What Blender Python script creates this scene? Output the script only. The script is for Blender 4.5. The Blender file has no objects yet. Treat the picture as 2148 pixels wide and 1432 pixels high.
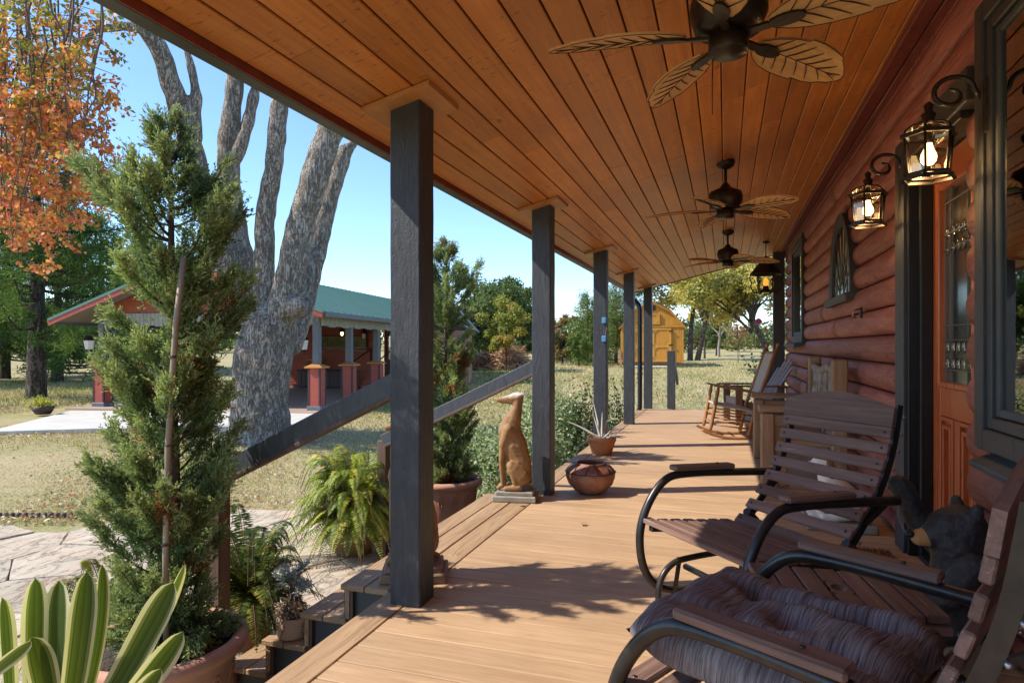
import bpy, bmesh, math, random
import numpy as np
from mathutils import Vector, Matrix

# ------------------------------------------------------------------ camera, sky, sun, exposure
R = math.radians
scene = bpy.context.scene
C = scene.collection
YAW, FPX, CAMZ = R(18.3), 1354.0, 1.25
cam_d = bpy.data.cameras.new('camera'); cam = bpy.data.objects.new('camera', cam_d); C.objects.link(cam)
cam.location = (0, 0, CAMZ); cam.rotation_euler = (R(90), 0, YAW)
cam_d.sensor_width = 36; cam_d.lens = 36 * FPX / 2148; cam_d.shift_y = 9 / 2148
cam_d.clip_start = 0.05; cam_d.clip_end = 3000
scene.camera = cam

SUN = Vector((1.0, 0.46, -1.08)).normalized()          # direction the light travels
elev = math.asin(-SUN.z)
world = bpy.data.worlds.new('World'); scene.world = world; world.use_nodes = True
wn = world.node_tree.nodes; wl = world.node_tree.links
sky = wn.new('ShaderNodeTexSky'); sky.sky_type = 'NISHITA'; sky.sun_disc = False
sky.sun_elevation = elev; sky.sun_rotation = math.atan2(-SUN.x, -SUN.y)
sky.air_density = 1.0; sky.dust_density = 0.0; sky.ozone_density = 6.0; sky.altitude = 100
bg = wn['Background']; bg.inputs['Strength'].default_value = 0.118
wl.new(sky.outputs[0], bg.inputs[0])
sun_d = bpy.data.lights.new('sun', 'SUN'); sun_d.energy = 2.8; sun_d.angle = R(0.53); sun_d.color = (1, 0.93, 0.82)
sun = bpy.data.objects.new('sun', sun_d); C.objects.link(sun)
sun.rotation_euler = SUN.to_track_quat('-Z', 'Y').to_euler(); sun.location = (-20, -10, 25)
vs = scene.view_settings
vs.view_transform = 'Standard'; vs.look = 'None'; vs.gamma = 1.0; vs.exposure = 1.32
scene.render.engine = 'CYCLES'
scene.cycles.max_bounces = 8; scene.cycles.diffuse_bounces = 5; scene.cycles.transparent_max_bounces = 8

rng = np.random.default_rng(7)
random.seed(7)
SA, CA = math.sin(YAW), math.cos(YAW)
def at(px, py, D):
    """world point seen at a photo position when it stands D metres in front of the camera"""
    n = (px - 1074) / FPX * D
    return Vector((-SA * D + CA * n, CA * D + SA * n, CAMZ + (725 - py) / FPX * D))
def depth(x, y): return -SA * x + CA * y
GK = [(-50, -.73), (9, -.73), (18, -.62), (24, -.46), (42, 0.0), (60, .14), (100, .9), (200, 3.0), (900, 8.0)]
GL = [(-50, -.73), (9, -.73), (16, -.655), (33, -.655), (60, .0), (100, .9), (200, 3.0), (900, 8.0)]     # flatter on the pavilion side
def gz(x, y):
    d = depth(x, y); n = CA * x + SA * y
    w = min(1, max(0, (n + 4.6) / 2.6)); w = w * w * (3 - 2 * w)
    f = lambda K: float(np.interp(d, [k[0] for k in K], [k[1] for k in K]))
    return f(GL) * (1 - w) + f(GK) * w
def ground_at(px, D):
    p = at(px, 725, D); return Vector((p.x, p.y, gz(p.x, p.y)))

# ------------------------------------------------------------------ mesh helpers
class MB:
    def __init__(s): s.v = []; s.f = []; s.sm = []
    def add(s, vs, fs, smooth=False):
        o = len(s.v); s.v += [tuple(p) for p in vs]
        s.f += [tuple(i + o for i in f) for f in fs]; s.sm += [smooth] * len(fs); return s
    def box(s, c, size, rot=None, ch=0.0):
        c = Vector(c); h = [a / 2 for a in size]; rot = rot or Matrix.Identity(3)
        if ch <= 0:
            vs = [c + rot @ Vector((x * h[0], y * h[1], z * h[2])) for x in (-1, 1) for y in (-1, 1) for z in (-1, 1)]
            return s.add(vs, [(0, 1, 3, 2), (4, 6, 7, 5), (0, 4, 5, 1), (2, 3, 7, 6), (0, 2, 6, 4), (1, 5, 7, 3)])
        vs = []; idx = {}
        sg = [(x, y, z) for x in (-1, 1) for y in (-1, 1) for z in (-1, 1)]
        for q in sg:
            for ax in range(3):
                p = [q[k] * (h[k] - (0 if k == ax else ch)) for k in range(3)]
                idx[(q, ax)] = len(vs); vs.append(c + rot @ Vector(p))
        fs = []
        for ax in range(3):
            a, b = [k for k in range(3) if k != ax]
            for sn in (-1, 1):
                f = []
                for (i, j) in ((-1, -1), (1, -1), (1, 1), (-1, 1)):
                    q = [0, 0, 0]; q[ax] = sn; q[a] = i; q[b] = j; f.append(idx[(tuple(q), ax)])
                fs.append(f)
            for i in (-1, 1):
                for j in (-1, 1):
                    q0 = [0, 0, 0]; q0[a] = i; q0[b] = j; q1 = list(q0); q0[ax] = -1; q1[ax] = 1
                    q0, q1 = tuple(q0), tuple(q1)
                    fs.append((idx[(q0, a)], idx[(q1, a)], idx[(q1, b)], idx[(q0, b)]))
        for q in sg: fs.append((idx[(q, 0)], idx[(q, 1)], idx[(q, 2)]))
        return s.add(vs, fs)
    def beam(s, a, b, w, h, up=(0, 0, 1), ch=0.0, ext=0.0):
        """box from a to b: w across, h along 'up'"""
        a = Vector(a); b = Vector(b); d = (b - a); L = d.length; d.normalize()
        u = Vector(up); u = (u - d * u.dot(d)).normalized(); r = d.cross(u)
        return s.box((a + b) / 2, (w, L + ext, h), Matrix((r, d, u)).transposed(), ch)
    def tube(s, pts, rad, n=8, cap=True, smooth=True):
        pts = [Vector(p) for p in pts]
        if not hasattr(rad, '__len__'): rad = [rad] * len(pts)
        t0 = (pts[1] - pts[0]).normalized()
        u = t0.orthogonal().normalized(); vs = []
        for i, p in enumerate(pts):
            t = (pts[min(i + 1, len(pts) - 1)] - pts[max(i - 1, 0)]).normalized()
            u = (u - t * u.dot(t)).normalized(); w = t.cross(u)
            for k in range(n):
                a = 2 * math.pi * k / n
                vs.append(p + (u * math.cos(a) + w * math.sin(a)) * rad[i])
        fs = [(i * n + k, i * n + (k + 1) % n, (i + 1) * n + (k + 1) % n, (i + 1) * n + k) for i in range(len(pts) - 1) for k in range(n)]
        s.add(vs, fs, smooth)
        if cap:
            o = len(s.v) - len(vs); m = (len(pts) - 1) * n
            s.f.append(tuple(o + k for k in range(n))[::-1]); s.sm.append(False)
            s.f.append(tuple(o + m + k for k in range(n))); s.sm.append(False)
        return s
    def lathe(s, prof, n=24, c=(0, 0, 0), smooth=True, start=0.0, fn=None):
        c = Vector(c); vs = []
        for j, (r, z) in enumerate(prof):
            for k in range(n):
                a = start + 2 * math.pi * k / n; rr = r if fn is None else fn(r, z, a)
                vs.append(c + Vector((rr * math.cos(a), rr * math.sin(a), z)))
        fs = [(j * n + k, j * n + (k + 1) % n, (j + 1) * n + (k + 1) % n, (j + 1) * n + k) for j in range(len(prof) - 1) for k in range(n)]
        return s.add(vs, fs, smooth)
    def prism(s, poly, fn0, fn1):
        """poly: list of 2-D points; fn0/fn1 place them in space"""
        n = len(poly)
        vs = [fn0(*p) for p in poly] + [fn1(*p) for p in poly]
        fs = [tuple(range(n))[::-1], tuple(range(n, 2 * n))] + [(i, (i + 1) % n, n + (i + 1) % n, n + i) for i in range(n)]
        return s.add(vs, fs)
    def ball(s, c, r, n=12, m=8):
        if not hasattr(r, '__len__'): r = (r, r, r)
        c = Vector(c)
        vs = [c + Vector((0, 0, -r[2]))]
        for j in range(1, m):
            ph = -math.pi / 2 + math.pi * j / m
            for k in range(n):
                a = 2 * math.pi * k / n
                vs.append(c + Vector((r[0] * math.cos(ph) * math.cos(a), r[1] * math.cos(ph) * math.sin(a), r[2] * math.sin(ph))))
        vs.append(c + Vector((0, 0, r[2]))); top = len(vs) - 1
        fs = [(0, 1 + (k + 1) % n, 1 + k) for k in range(n)]
        for j in range(m - 2):
            o = 1 + j * n
            fs += [(o + k, o + (k + 1) % n, o + n + (k + 1) % n, o + n + k) for k in range(n)]
        o = 1 + (m - 2) * n
        fs += [(o + k, o + (k + 1) % n, top) for k in range(n)]
        return s.add(vs, fs, True)
    def mesh(s, name, recalc=True):
        me = bpy.data.meshes.new(name); me.from_pydata(s.v, [], s.f)
        if recalc:
            bm = bmesh.new(); bm.from_mesh(me); bmesh.ops.recalc_face_normals(bm, faces=bm.faces[:]); bm.to_mesh(me); bm.free()
        me.polygons.foreach_set('use_smooth', s.sm); me.update(); return me
    def build(s, name, mat, parent=None, recalc=True):
        return link(name, s.mesh(name, recalc), mat, parent)

def link(name, me, mat, parent=None):
    if mat is not None and not me.materials: me.materials.append(mat)
    o = bpy.data.objects.new(name, me); C.objects.link(o)
    if parent is not None: o.parent = parent
    return o
def tag(o, label, cat, group=None, kind=None):
    if label: o['label'] = label
    if cat: o['category'] = cat
    if group: o['group'] = group
    if kind: o['kind'] = kind
    return o
def thing(name, label, cat, loc=(0, 0, 0), rz=0.0, group=None):
    o = bpy.data.objects.new(name, None); C.objects.link(o); o.empty_display_size = .1
    o.location = loc; o.rotation_euler = (0, 0, rz)
    return tag(o, label, cat, group)
def struct(name, mb, mat, label=None):
    o = mb.build(name, mat) if mb is not None else bpy.data.objects.new(name, None)
    if mb is None: C.objects.link(o)
    o['kind'] = 'structure'
    if label: o['label'] = label
    return o
def dup(root, loc, rz, label, group=None, scale=None):
    def cp(o, par):
        c = o.copy(); C.objects.link(c); c.parent = par
        for ch in list(o.children): cp(ch, c)
        return c
    r = cp(root, None); r.location = loc; r.rotation_euler = (0, 0, rz); r['label'] = label
    if group: r['group'] = group
    if scale: r.scale = (scale,) * 3
    return r
def arr_mesh(name, V, nper, cols=None):
    """V: (nfaces*nper,3) array, faces of nper vertices each, one colour per face"""
    V = np.asarray(V, np.float32).reshape(-1, 3); nf = len(V) // nper
    me = bpy.data.meshes.new(name)
    me.vertices.add(len(V)); me.vertices.foreach_set('co', V.ravel())
    me.loops.add(len(V)); me.loops.foreach_set('vertex_index', np.arange(len(V), dtype=np.int32))
    me.polygons.add(nf); me.polygons.foreach_set('loop_start', np.arange(0, len(V), nper, dtype=np.int32))
    if cols is not None:
        a = me.attributes.new('Col', 'FLOAT_COLOR', 'FACE')
        cc = np.ones((nf, 4), np.float32); cc[:, :3] = cols; a.data.foreach_set('color', cc.ravel())
    me.update(calc_edges=True); me.validate(); return me
def nrm(a): return a / np.maximum(np.linalg.norm(a, axis=-1, keepdims=True), 1e-9)
def leaves(cen, dirs, nor, L, W, shape='d'):
    """diamond leaves: cen base point, dirs axis, nor face normal"""
    dirs = nrm(dirs); side = nrm(np.cross(dirs, nor)); L = np.asarray(L).reshape(-1, 1); W = np.asarray(W).reshape(-1, 1)
    n2 = nrm(np.cross(side, dirs))
    k = .55 if shape == 'd' else .35
    a = cen; b = cen + dirs * L * k + side * W / 2 + n2 * W * .15; c = cen + dirs * L; d = cen + dirs * L * k - side * W / 2 + n2 * W * .15
    return np.stack([a, b, c, d], 1)
def pick(pal, n, jit=.12):
    pal = np.array(pal, np.float32); c = pal[rng.integers(0, len(pal), n)]
    return np.clip(c * (1 + rng.normal(0, jit, (n, 1))) * (1 + rng.normal(0, .05, (n, 3))), .004, .9)
def rdir(n): return nrm(rng.normal(size=(n, 3)))

def blob(name, parts, mat, parent=None, voxel=.008, smooth=6):
    """one continuous organic surface grown round a skeleton of tapered limbs; parts: (p0,r0,p1,r1[,squash xyz])"""
    mb = MB()
    for p in parts:
        p0, r0, p1, r1 = p[:4]; sq = Vector(p[4]) if len(p) > 4 else Vector((1, 1, 1))
        p0 = Vector(p0); p1 = Vector(p1); L = (p1 - p0).length
        n = max(1, int(L / (min(r0, r1) * .3 + 1e-6))) if L > 0 else 1; n = min(n, 40)
        for i in range(n + 1):
            t = i / n; r = r0 + (r1 - r0) * t
            mb.ball(p0.lerp(p1, t), (r * sq.x, r * sq.y, r * sq.z), 12, 8)
            if L == 0: break
    o = mb.build(name, mat, None)
    m = o.modifiers.new('r', 'REMESH'); m.mode = 'VOXEL'; m.voxel_size = voxel; m.use_smooth_shade = True
    s = o.modifiers.new('s', 'SMOOTH'); s.iterations = smooth; s.factor = .5
    dg = bpy.context.evaluated_depsgraph_get()
    me = bpy.data.meshes.new_from_object(o.evaluated_get(dg)); old = o.data
    o.modifiers.clear(); o.data = me; bpy.data.meshes.remove(old)
    me.name = name
    if not me.materials: me.materials.append(mat)
    me.polygons.foreach_set('use_smooth', [True] * len(me.polygons))
    if parent is not None: o.parent = parent
    return o

# ------------------------------------------------------------------ materials
def lin(r, g, b):
    f = lambda c: ((c / 255 + .055) / 1.055) ** 2.4 if c / 255 > .04045 else c / 255 / 12.92
    return (f(r), f(g), f(b))
class NT:
    def __init__(s, name):
        s.m = bpy.data.materials.new(name); s.m.use_nodes = True; s.t = s.m.node_tree
        s.b = s.t.nodes['Principled BSDF']; s.out = s.t.nodes['Material Output']
    def n(s, typ, ins=None, **kw):
        o = s.t.nodes.new('ShaderNode' + typ)
        for k, v in kw.items(): setattr(o, k, v)
        for k, v in (ins or {}).items(): s.set(o.inputs[k], v)
        return o
    def set(s, sock, v):
        if isinstance(v, bpy.types.NodeSocket): s.t.links.new(v, sock)
        elif isinstance(v, tuple) and len(v) == 3 and sock.type == 'RGBA': sock.default_value = (*v, 1)
        else: sock.default_value = v
    def coords(s, scale=(1, 1, 1), rnd=True, world=False):
        c = s.n('NewGeometry').outputs['Position'] if world else s.n('TexCoord').outputs['Object']
        if rnd:
            r = s.n('ObjectInfo').outputs['Random']
            k = s.n('VectorMath', {0: (37.1, 11.3, 23.7)}, operation='SCALE'); s.set(k.inputs['Scale'], r)
            c = s.n('VectorMath', {0: c, 1: k.outputs[0]}, operation='ADD').outputs[0]
        return s.n('VectorMath', {0: c, 1: scale}, operation='MULTIPLY').outputs[0]
    def noise(s, vec, scale, detail=5, rough=.55, dist=0.0):
        return s.n('TexNoise', {'Vector': vec, 'Scale': scale, 'Detail': detail, 'Roughness': rough, 'Distortion': dist}).outputs[0]
    def ramp(s, fac, p0, p1, c0=(0, 0, 0), c1=(1, 1, 1)):
        o = s.n('ValToRGB', {0: fac}); e = o.color_ramp.elements
        e[0].position = p0; e[0].color = (*c0, 1); e[1].position = p1; e[1].color = (*c1, 1); return o.outputs[0]
    def mix(s, f, a, b, mode='MIX'):
        o = s.n('Mix', data_type='RGBA', blend_type=mode)
        s.set(o.inputs[0], f); s.set(o.inputs[6], a); s.set(o.inputs[7], b); return o.outputs[2]
    def math(s, op, a, b=0.0): return s.n('Math', {0: a, 1: b}, operation=op).outputs[0]
    def bump(s, h, strength, dist=.01, prev=None):
        o = s.n('Bump', {'Height': h, 'Strength': strength, 'Distance': dist})
        if prev is not None: s.set(o.inputs['Normal'], prev)
        return o.outputs[0]
    def vary(s, col, amt):
        r = s.n('ObjectInfo').outputs['Random']
        v = s.math('ADD', s.math('MULTIPLY', r, 2 * amt), 1 - amt)
        return s.mix(1.0, col, s.n('CombineXYZ', {0: v, 1: v, 2: v}).outputs[0], 'MULTIPLY')
    def fin(s, col, rough=.6, normal=None, metal=0.0, spec=.5):
        s.set(s.b.inputs['Base Color'], col); s.set(s.b.inputs['Roughness'], rough)
        s.b.inputs['Metallic'].default_value = metal; s.b.inputs['Specular IOR Level'].default_value = spec
        if normal is not None: s.set(s.b.inputs['Normal'], normal)
        return s.m

def wood(name, c1, c2, axis=1, grain=26, vary=.16, rough=.55, bump=.25, knots=0.0, kc=(.03, .012, .005), wear=0.0, wc=(.3, .27, .25), stretch=.06, spec=.35, wave=0.0, paws=0.0):
    t = NT(name); sc = [1, 1, 1]; sc[axis] = stretch
    v = t.coords(tuple(sc)); v0 = t.coords((1, 1, 1))
    g = t.noise(v, grain, 7, .62, .6); g2 = t.noise(v, grain * 4, 4, .6)
    big = t.noise(v0, 2.3, 3)
    col = t.mix(t.ramp(g, .32, .7), c1, c2)
    col = t.mix(t.math('MULTIPLY', t.ramp(g2, .5, .75), .35), col, tuple(x * .55 for x in c1))
    col = t.mix(t.math('MULTIPLY', t.ramp(big, .35, .7), .28), col, tuple(x * .62 for x in c1))
    h = t.math('ADD', g, t.math('MULTIPLY', g2, .5))
    if wave:
        sw = [6, 6, 6]; sw[axis] = .55
        dv = t.coords(tuple(sw)); nz = t.noise(dv, 1.1, 3, .5)
        ring = t.math('FRACT', t.math('MULTIPLY', nz, wave))
        rr = t.ramp(ring, .0, .35)
        col = t.mix(t.math('MULTIPLY', t.math('SUBTRACT', 1.0, rr), .33), col, tuple(x * .5 for x in c1))
        h = t.math('ADD', h, t.math('MULTIPLY', rr, .8))
    if knots:
        sk = [1, 1, 1]; sk[axis] = .45
        vk = t.coords(tuple(sk))
        vo = t.n('TexVoronoi', {'Vector': vk, 'Scale': 5.2, 'Randomness': 1.0})
        kd = t.math('ADD', vo.outputs['Distance'], t.math('MULTIPLY', t.noise(v0, 34, 3), .06))
        k = t.ramp(kd, .055, .15, (1, 1, 1), (0, 0, 0))
        gate = t.ramp(t.n('SeparateColor', {0: vo.outputs['Color']}).outputs[0], .45, .5)
        col = t.mix(t.math('MULTIPLY', t.math('MULTIPLY', k, gate), knots), col, kc)
    if paws:
        sp = [14, 14, 14]; sp[0] = 5.0
        pz = t.noise(t.coords((5.5, 16, 5.5)), 3.2, 4, .6, .3); gate2 = t.ramp(t.noise(v0, 2.6, 4), .40, .54)
        col = t.mix(t.math('MULTIPLY', t.math('MULTIPLY', t.ramp(pz, .60, .68), gate2), paws), col, tuple(x * .28 for x in c1))
    if wear:
        w = t.ramp(t.noise(v, grain * 1.7, 8, .7), .60, .74)
        w2 = t.ramp(t.noise(v0, 6, 4), .42, .62)
        col = t.mix(t.math('MULTIPLY', t.math('MULTIPLY', w, w2), wear), col, wc)
    col = t.vary(col, vary)
    return t.fin(col, t.math('ADD', t.math('MULTIPLY', g, .25), rough - .12), t.bump(h, bump, .004), 0, spec)

def plain(name, c, rough=.6, c2=None, scale=18, bump=.1, bscale=60, metal=0.0, vary=.08, spec=.4, dirt=0.0, dc=(.05, .04, .03), bdist=.004):
    t = NT(name); v = t.coords()
    n1 = t.noise(v, scale, 6); n2 = t.noise(v, bscale, 5)
    col = t.mix(t.ramp(n1, .3, .7), c, c2 or tuple(x * .72 for x in c))
    if dirt: col = t.mix(t.math('MULTIPLY', t.ramp(t.noise(v, scale * .35, 7, .65), .48, .68), dirt), col, dc)
    col = t.vary(col, vary)
    return t.fin(col, t.math('ADD', t.math('MULTIPLY', n1, .2), rough - .1), t.bump(n2, bump, bdist), metal, spec)

def leafmat(name, trans=.35, rough=.5, gloss=.3):
    t = NT(name); a = t.n('Attribute', attribute_name='Col').outputs['Color']
    v = t.coords(rnd=False); nz = t.noise(v, 3.0, 3)
    col = t.mix(1.0, a, t.ramp(nz, .25, .75, (.72, .74, .7), (1.18, 1.16, 1.1)), 'MULTIPLY')
    t.set(t.b.inputs['Base Color'], col); t.b.inputs['Roughness'].default_value = rough; t.b.inputs['Specular IOR Level'].default_value = gloss
    tr = t.n('BsdfTranslucent', {'Color': t.mix(1.0, col, (1.25, 1.2, .75), 'MULTIPLY')})
    mx = t.n('MixShader', {0: trans}); t.t.links.new(t.b.outputs[0], mx.inputs[1]); t.t.links.new(tr.outputs[0], mx.inputs[2])
    t.t.links.new(mx.outputs[0], t.out.inputs[0]); return t.m

def glassmat(name, tint=(.9, .93, .92), rough=.02, clear=.55):
    t = NT(name); v = t.coords(); nz = t.noise(v, 2.0, 3)
    tr = t.n('BsdfTransparent', {0: tint}); gl = t.n('BsdfGlossy', {'Color': (1, 1, 1), 'Roughness': rough})
    t.set(gl.inputs['Normal'], t.bump(nz, .02, .01))
    fr = t.n('Fresnel', {'IOR': 1.52}).outputs[0]
    mx = t.n('MixShader', {0: t.math('ADD', fr, 1 - clear - .4)}); t.t.links.new(tr.outputs[0], mx.inputs[1]); t.t.links.new(gl.outputs[0], mx.inputs[2])
    t.t.links.new(mx.outputs[0], t.out.inputs[0]); return t.m

def emit(name, col, strength):
    t = NT(name); e = t.n('Emission', {'Color': col, 'Strength': strength})
    nz = t.noise(t.coords(), 8, 2); t.set(e.inputs['Color'], t.mix(t.math('MULTIPLY', nz, .15), col, tuple(x * .8 for x in col)))
    t.t.links.new(e.outputs[0], t.out.inputs[0]); return t.m

def post_paint(name, c, c2, strength=.6):
    t = NT(name); v = t.coords((1, 1, .22)); v0 = t.coords()
    g = t.noise(v, 34, 7, .65, 1.2); f = t.noise(v0, 150, 3); big = t.noise(v0, 2.5, 4)
    vo = t.n('TexVoronoi', {'Vector': t.coords((1, 1, .35)), 'Scale': 3.1, 'Randomness': 1.0})
    k = t.ramp(t.math('ADD', vo.outputs['Distance'], t.math('MULTIPLY', g, .1)), .06, .16, (1, 1, 1), (0, 0, 0))
    col = t.mix(t.ramp(g, .3, .72), c, c2)
    col = t.mix(t.math('MULTIPLY', k, .5), col, tuple(x * .35 for x in c))
    col = t.mix(t.math('MULTIPLY', t.ramp(t.noise(v0, 9, 8, .7), .66, .74), .5), col, (.2, .2, .21))
    h = t.math('ADD', t.math('ADD', g, t.math('MULTIPLY', f, .35)), t.math('MULTIPLY', k, -.8))
    return t.fin(col, .5, t.bump(h, strength, .006), 0, .45)

def bark(name, c1, c2, lichen=.6, lc=(.30, .34, .30), scale=1.0, bump=1.0):
    t = NT(name); v = t.coords((1, 1, .22), rnd=False); v0 = t.coords(rnd=False)
    r = t.noise(v, 9 * scale, 9, .7, .9); f = t.noise(v0, 40 * scale, 5)
    rid = t.math('ABSOLUTE', t.math('SUBTRACT', r, .5)); rid = t.ramp(rid, .0, .05)
    col = t.mix(t.ramp(f, .35, .7), c1, c2); col = t.mix(t.math('MULTIPLY', t.ramp(t.noise(v0, 90 * scale, 4), .5, .7), .5), col, tuple(x * .4 for x in c1)); col = t.mix(rid, tuple(x * .5 for x in c1), col)
    if lichen:
        l1 = t.ramp(t.noise(v0, 2.6 * scale, 8, .72, .4), .53, .56); l2 = t.ramp(t.noise(v0, 14 * scale, 5), .38, .55)
        col = t.mix(t.math('MULTIPLY', t.math('MULTIPLY', l1, l2), lichen), col, lc)
    h = t.math('ADD', t.math('MULTIPLY', rid, .8), t.math('MULTIPLY', f, .4))
    return t.fin(col, .85, t.bump(h, bump, .045), 0, .2)

M = {}
M['cedar'] = wood('cedar_ceiling', (.48, .158, .029), (.69, .27, .052), 1, 22, .17, .42, .15, .9, (.075, .022, .006), stretch=.05, spec=.45, paws=.75)
M['cedar_trim'] = wood('cedar_trim', (.42, .18, .055), (.56, .26, .09), 1, 22, .1, .42, .1, .3, (.1, .03, .01), spec=.45)
M['deck'] = wood('deck_board', (.42, .262, .142), (.545, .365, .215), 0, 30, .09, .62, .3, 0, stretch=.06, wear=.35, wc=(.31, .23, .17), spec=.25)
M['border'] = wood('deck_border', (.35, .215, .115), (.47, .31, .175), 1, 24, .10, .62, .6, 0, stretch=.06, spec=.25, wave=13)
M['post'] = post_paint('post_paint', (.030, .034, .042), (.062, .067, .078), 1.0)
M['trim'] = post_paint('dark_trim_paint', (.036, .036, .038), (.056, .056, .058), .4)
M['black'] = plain('black_paint', (.012, .012, .013), .45, bump=.05, spec=.4)
M['fascia'] = plain('fascia_paint', (.075, .082, .078), .5, bump=.08, scale=6)
M['redtrim'] = plain('red_trim', (.23, .05, .035), .55, bump=.1)
M['log'] = wood('red_log', (.27, .072, .048), (.46, .18, .13), 1, 15, .22, .58, .9, .75, (.06, .016, .011), wear=.7, wc=(.60, .38, .31), stretch=.10, spec=.32, wave=11)
M['door'] = wood('door_mahogany', (.40, .085, .025), (.55, .15, .045), 2, 26, .05, .3, .08, 0, stretch=.05, spec=.55)
M['slat'] = wood('weathered_slat', (.135, .075, .058), (.27, .165, .13), 0, 40, .24, .6, .7, 0, wear=.9, wc=(.54, .47, .44), stretch=.05, spec=.35)
M['slat_y'] = wood('weathered_arm', (.135, .075, .058), (.27, .165, .13), 1, 40, .24, .6, .7, 0, wear=.95, wc=(.54, .47, .44), stretch=.05, spec=.35)
M['iron'] = plain('dark_tube_metal', (.030, .030, .034), .33, (.055, .048, .042), 22, .06, 140, .55, .06, .5, .35, (.11, .075, .05))
M['bolt'] = plain('bolt_metal', (.35, .35, .36), .35, metal=.9, bump=.05)
M['bronze'] = plain('oil_bronze', (.022, .016, .013), .38, (.05, .034, .022), 14, .08, 90, .5, .05, .5)
M['blade'] = wood('fan_blade', (.52, .27, .095), (.78, .46, .19), 0, 30, .06, .5, .25, 0, stretch=.08, spec=.35)
M['vein'] = plain('fan_vein', (.045, .022, .01), .6, bump=.1)
M['rocker'] = wood('rocker_wood', (.30, .125, .04), (.46, .22, .085), 2, 26, .08, .4, .12, 0, stretch=.06, spec=.45)
M['cane'] = plain('cane_weave', (.52, .44, .34), .7, (.36, .27, .19), 40, .5, 120)
M['adiron'] = wood('grey_adirondack', (.22, .18, .165), (.34, .29, .275), 1, 30, .12, .7, .3, 0, wear=.5, wc=(.42, .39, .38), stretch=.06)
M['adiron_b'] = wood('brown_adirondack', (.17, .085, .05), (.28, .15, .09), 2, 30, .12, .65, .3, 0, stretch=.06)
M['rustic'] = wood('rustic_wood', (.24, .145, .085), (.40, .27, .17), 0, 20, .12, .75, .6, .5, (.05, .03, .02), wear=.6, wc=(.42, .37, .32), stretch=.09)
M['rustic_z'] = wood('rustic_wood_upright', (.24, .14, .075), (.40, .26, .15), 2, 20, .12, .75, .6, .5, (.05, .03, .02), wear=.5, wc=(.42, .37, .32), stretch=.09)
M['drift'] = plain('driftwood', (.42, .36, .30), .8, (.20, .15, .11), 12, .9, 26, bdist=.02)
M['terracotta'] = plain('terracotta', (.47, .20, .115), .8, (.56, .29, .18), 7, .15, 70, vary=.03, dirt=.4, dc=(.5, .38, .3))
M['orange_pot'] = plain('orange_terracotta', (.58, .20, .07), .75, (.64, .26, .10), 8, .12, 80, vary=.02)
M['old_clay'] = plain('old_clay', (.19, .066, .04), .5, (.28, .115, .068), 16, .7, 45, vary=.02, dirt=.55, dc=(.40, .24, .17), bdist=.01)
M['pale_pot'] = plain('pale_clay', (.46, .30, .19), .7, (.50, .34, .22), 9, .08, 80, vary=.02)
M['glaze_pot'] = plain('glazed_pot', (.20, .125, .05), .35, (.13, .09, .045), 7, .1, 30, dirt=.5, dc=(.30, .12, .06))
M['soil'] = plain('soil', (.045, .03, .022), .95, (.09, .065, .05), 30, 1.0, 60, bdist=.02)
M['statue'] = None
M['plinth'] = plain('statue_plinth', (.33, .30, .245), .8, (.23, .19, .14), 12, .4, 60)
M['plinth_b'] = plain('statue_plinth_brown', (.30, .19, .12), .8, (.23, .15, .1), 12, .4, 60)
M['bear'] = plain('black_bear_fur', (.016, .016, .018), .5, (.045, .043, .044), 30, 1.0, 60, dirt=.45, dc=(.07, .06, .055), bdist=.008)
M['muzzle'] = plain('bear_muzzle', (.50, .27, .10), .6, (.40, .2, .08), 14, .2, 60)
M['whitedog'] = plain('white_dog_plaster', (.62, .55, .48), .6, (.70, .65, .6), 10, .1, 60)
M['browndog'] = plain('brown_dog_patch', (.20, .095, .05), .6, bump=.1)
M['mat'] = plain('coir_mat', (.26, .115, .04), .95, (.14, .06, .022), 60, 1.0, 160, bdist=.02)
M['bulb'] = emit('lit_bulb', (1, .66, .28), 3.2)
M['flame'] = emit('amber_bulb', (1, .13, .015), 1.6)
M['lampglass'] = glassmat('lantern_glass', (.93, .86, .72), .04, .56)
M['pane'] = glassmat('window_pane', (.55, .6, .6), .01, .42)
M['leaded'] = glassmat('leaded_glass', (.5, .56, .54), .12, .40)
M['dark_room'] = plain('dark_interior', (.02, .019, .018), .9, bump=.02)
M['curtain'] = plain('pale_curtain', (.40, .43, .42), .8, bump=.2, bscale=30)
M['lead'] = plain('lead_came', (.16, .15, .13), .4, metal=.6, bump=.05)
M['rail_g'] = post_paint('rail_paint', (.040, .046, .054), (.078, .084, .094), .5)
M['panel_g'] = plain('step_panel', (.075, .085, .085), .6, bump=.15, scale=5)
M['newel'] = wood('newel_wood', (.10, .062, .045), (.17, .11, .08), 2, 26, .1, .7, .4, 0)
M['bamboo'] = wood('bamboo_stake', (.27, .20, .14), (.38, .30, .21), 2, 20, .05, .5, .15, 0)
M['tie'] = plain('green_tie', (.012, .16, .10), .5, bump=.2)
M['bluetag'] = plain('blue_clip', (.10, .36, .62), .5)
M['leaf'] = leafmat('foliage', .38, .5, .25)
M['leaf_gloss'] = leafmat('glossy_leaf', .25, .32, .5)
M['needle'] = leafmat('conifer_foliage', .34, .6, .15)
M['silver'] = leafmat('silver_leaf', .12, .8, .1)
M['bark'] = bark('grey_bark', (.37, .305, .25), (.47, .405, .345), .6, (.50, .51, .43), 1.7, .9)
M['bark2'] = bark('brown_bark', (.115, .085, .065), (.17, .135, .11), .25)
M['twig'] = plain('twig', (.10, .06, .042), .8, (.15, .1, .07), 40, .4, 90)
M['deadwood'] = plain('cut_wood', (.28, .15, .075), .8, (.17, .09, .05), 18, .5, 40)
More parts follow.
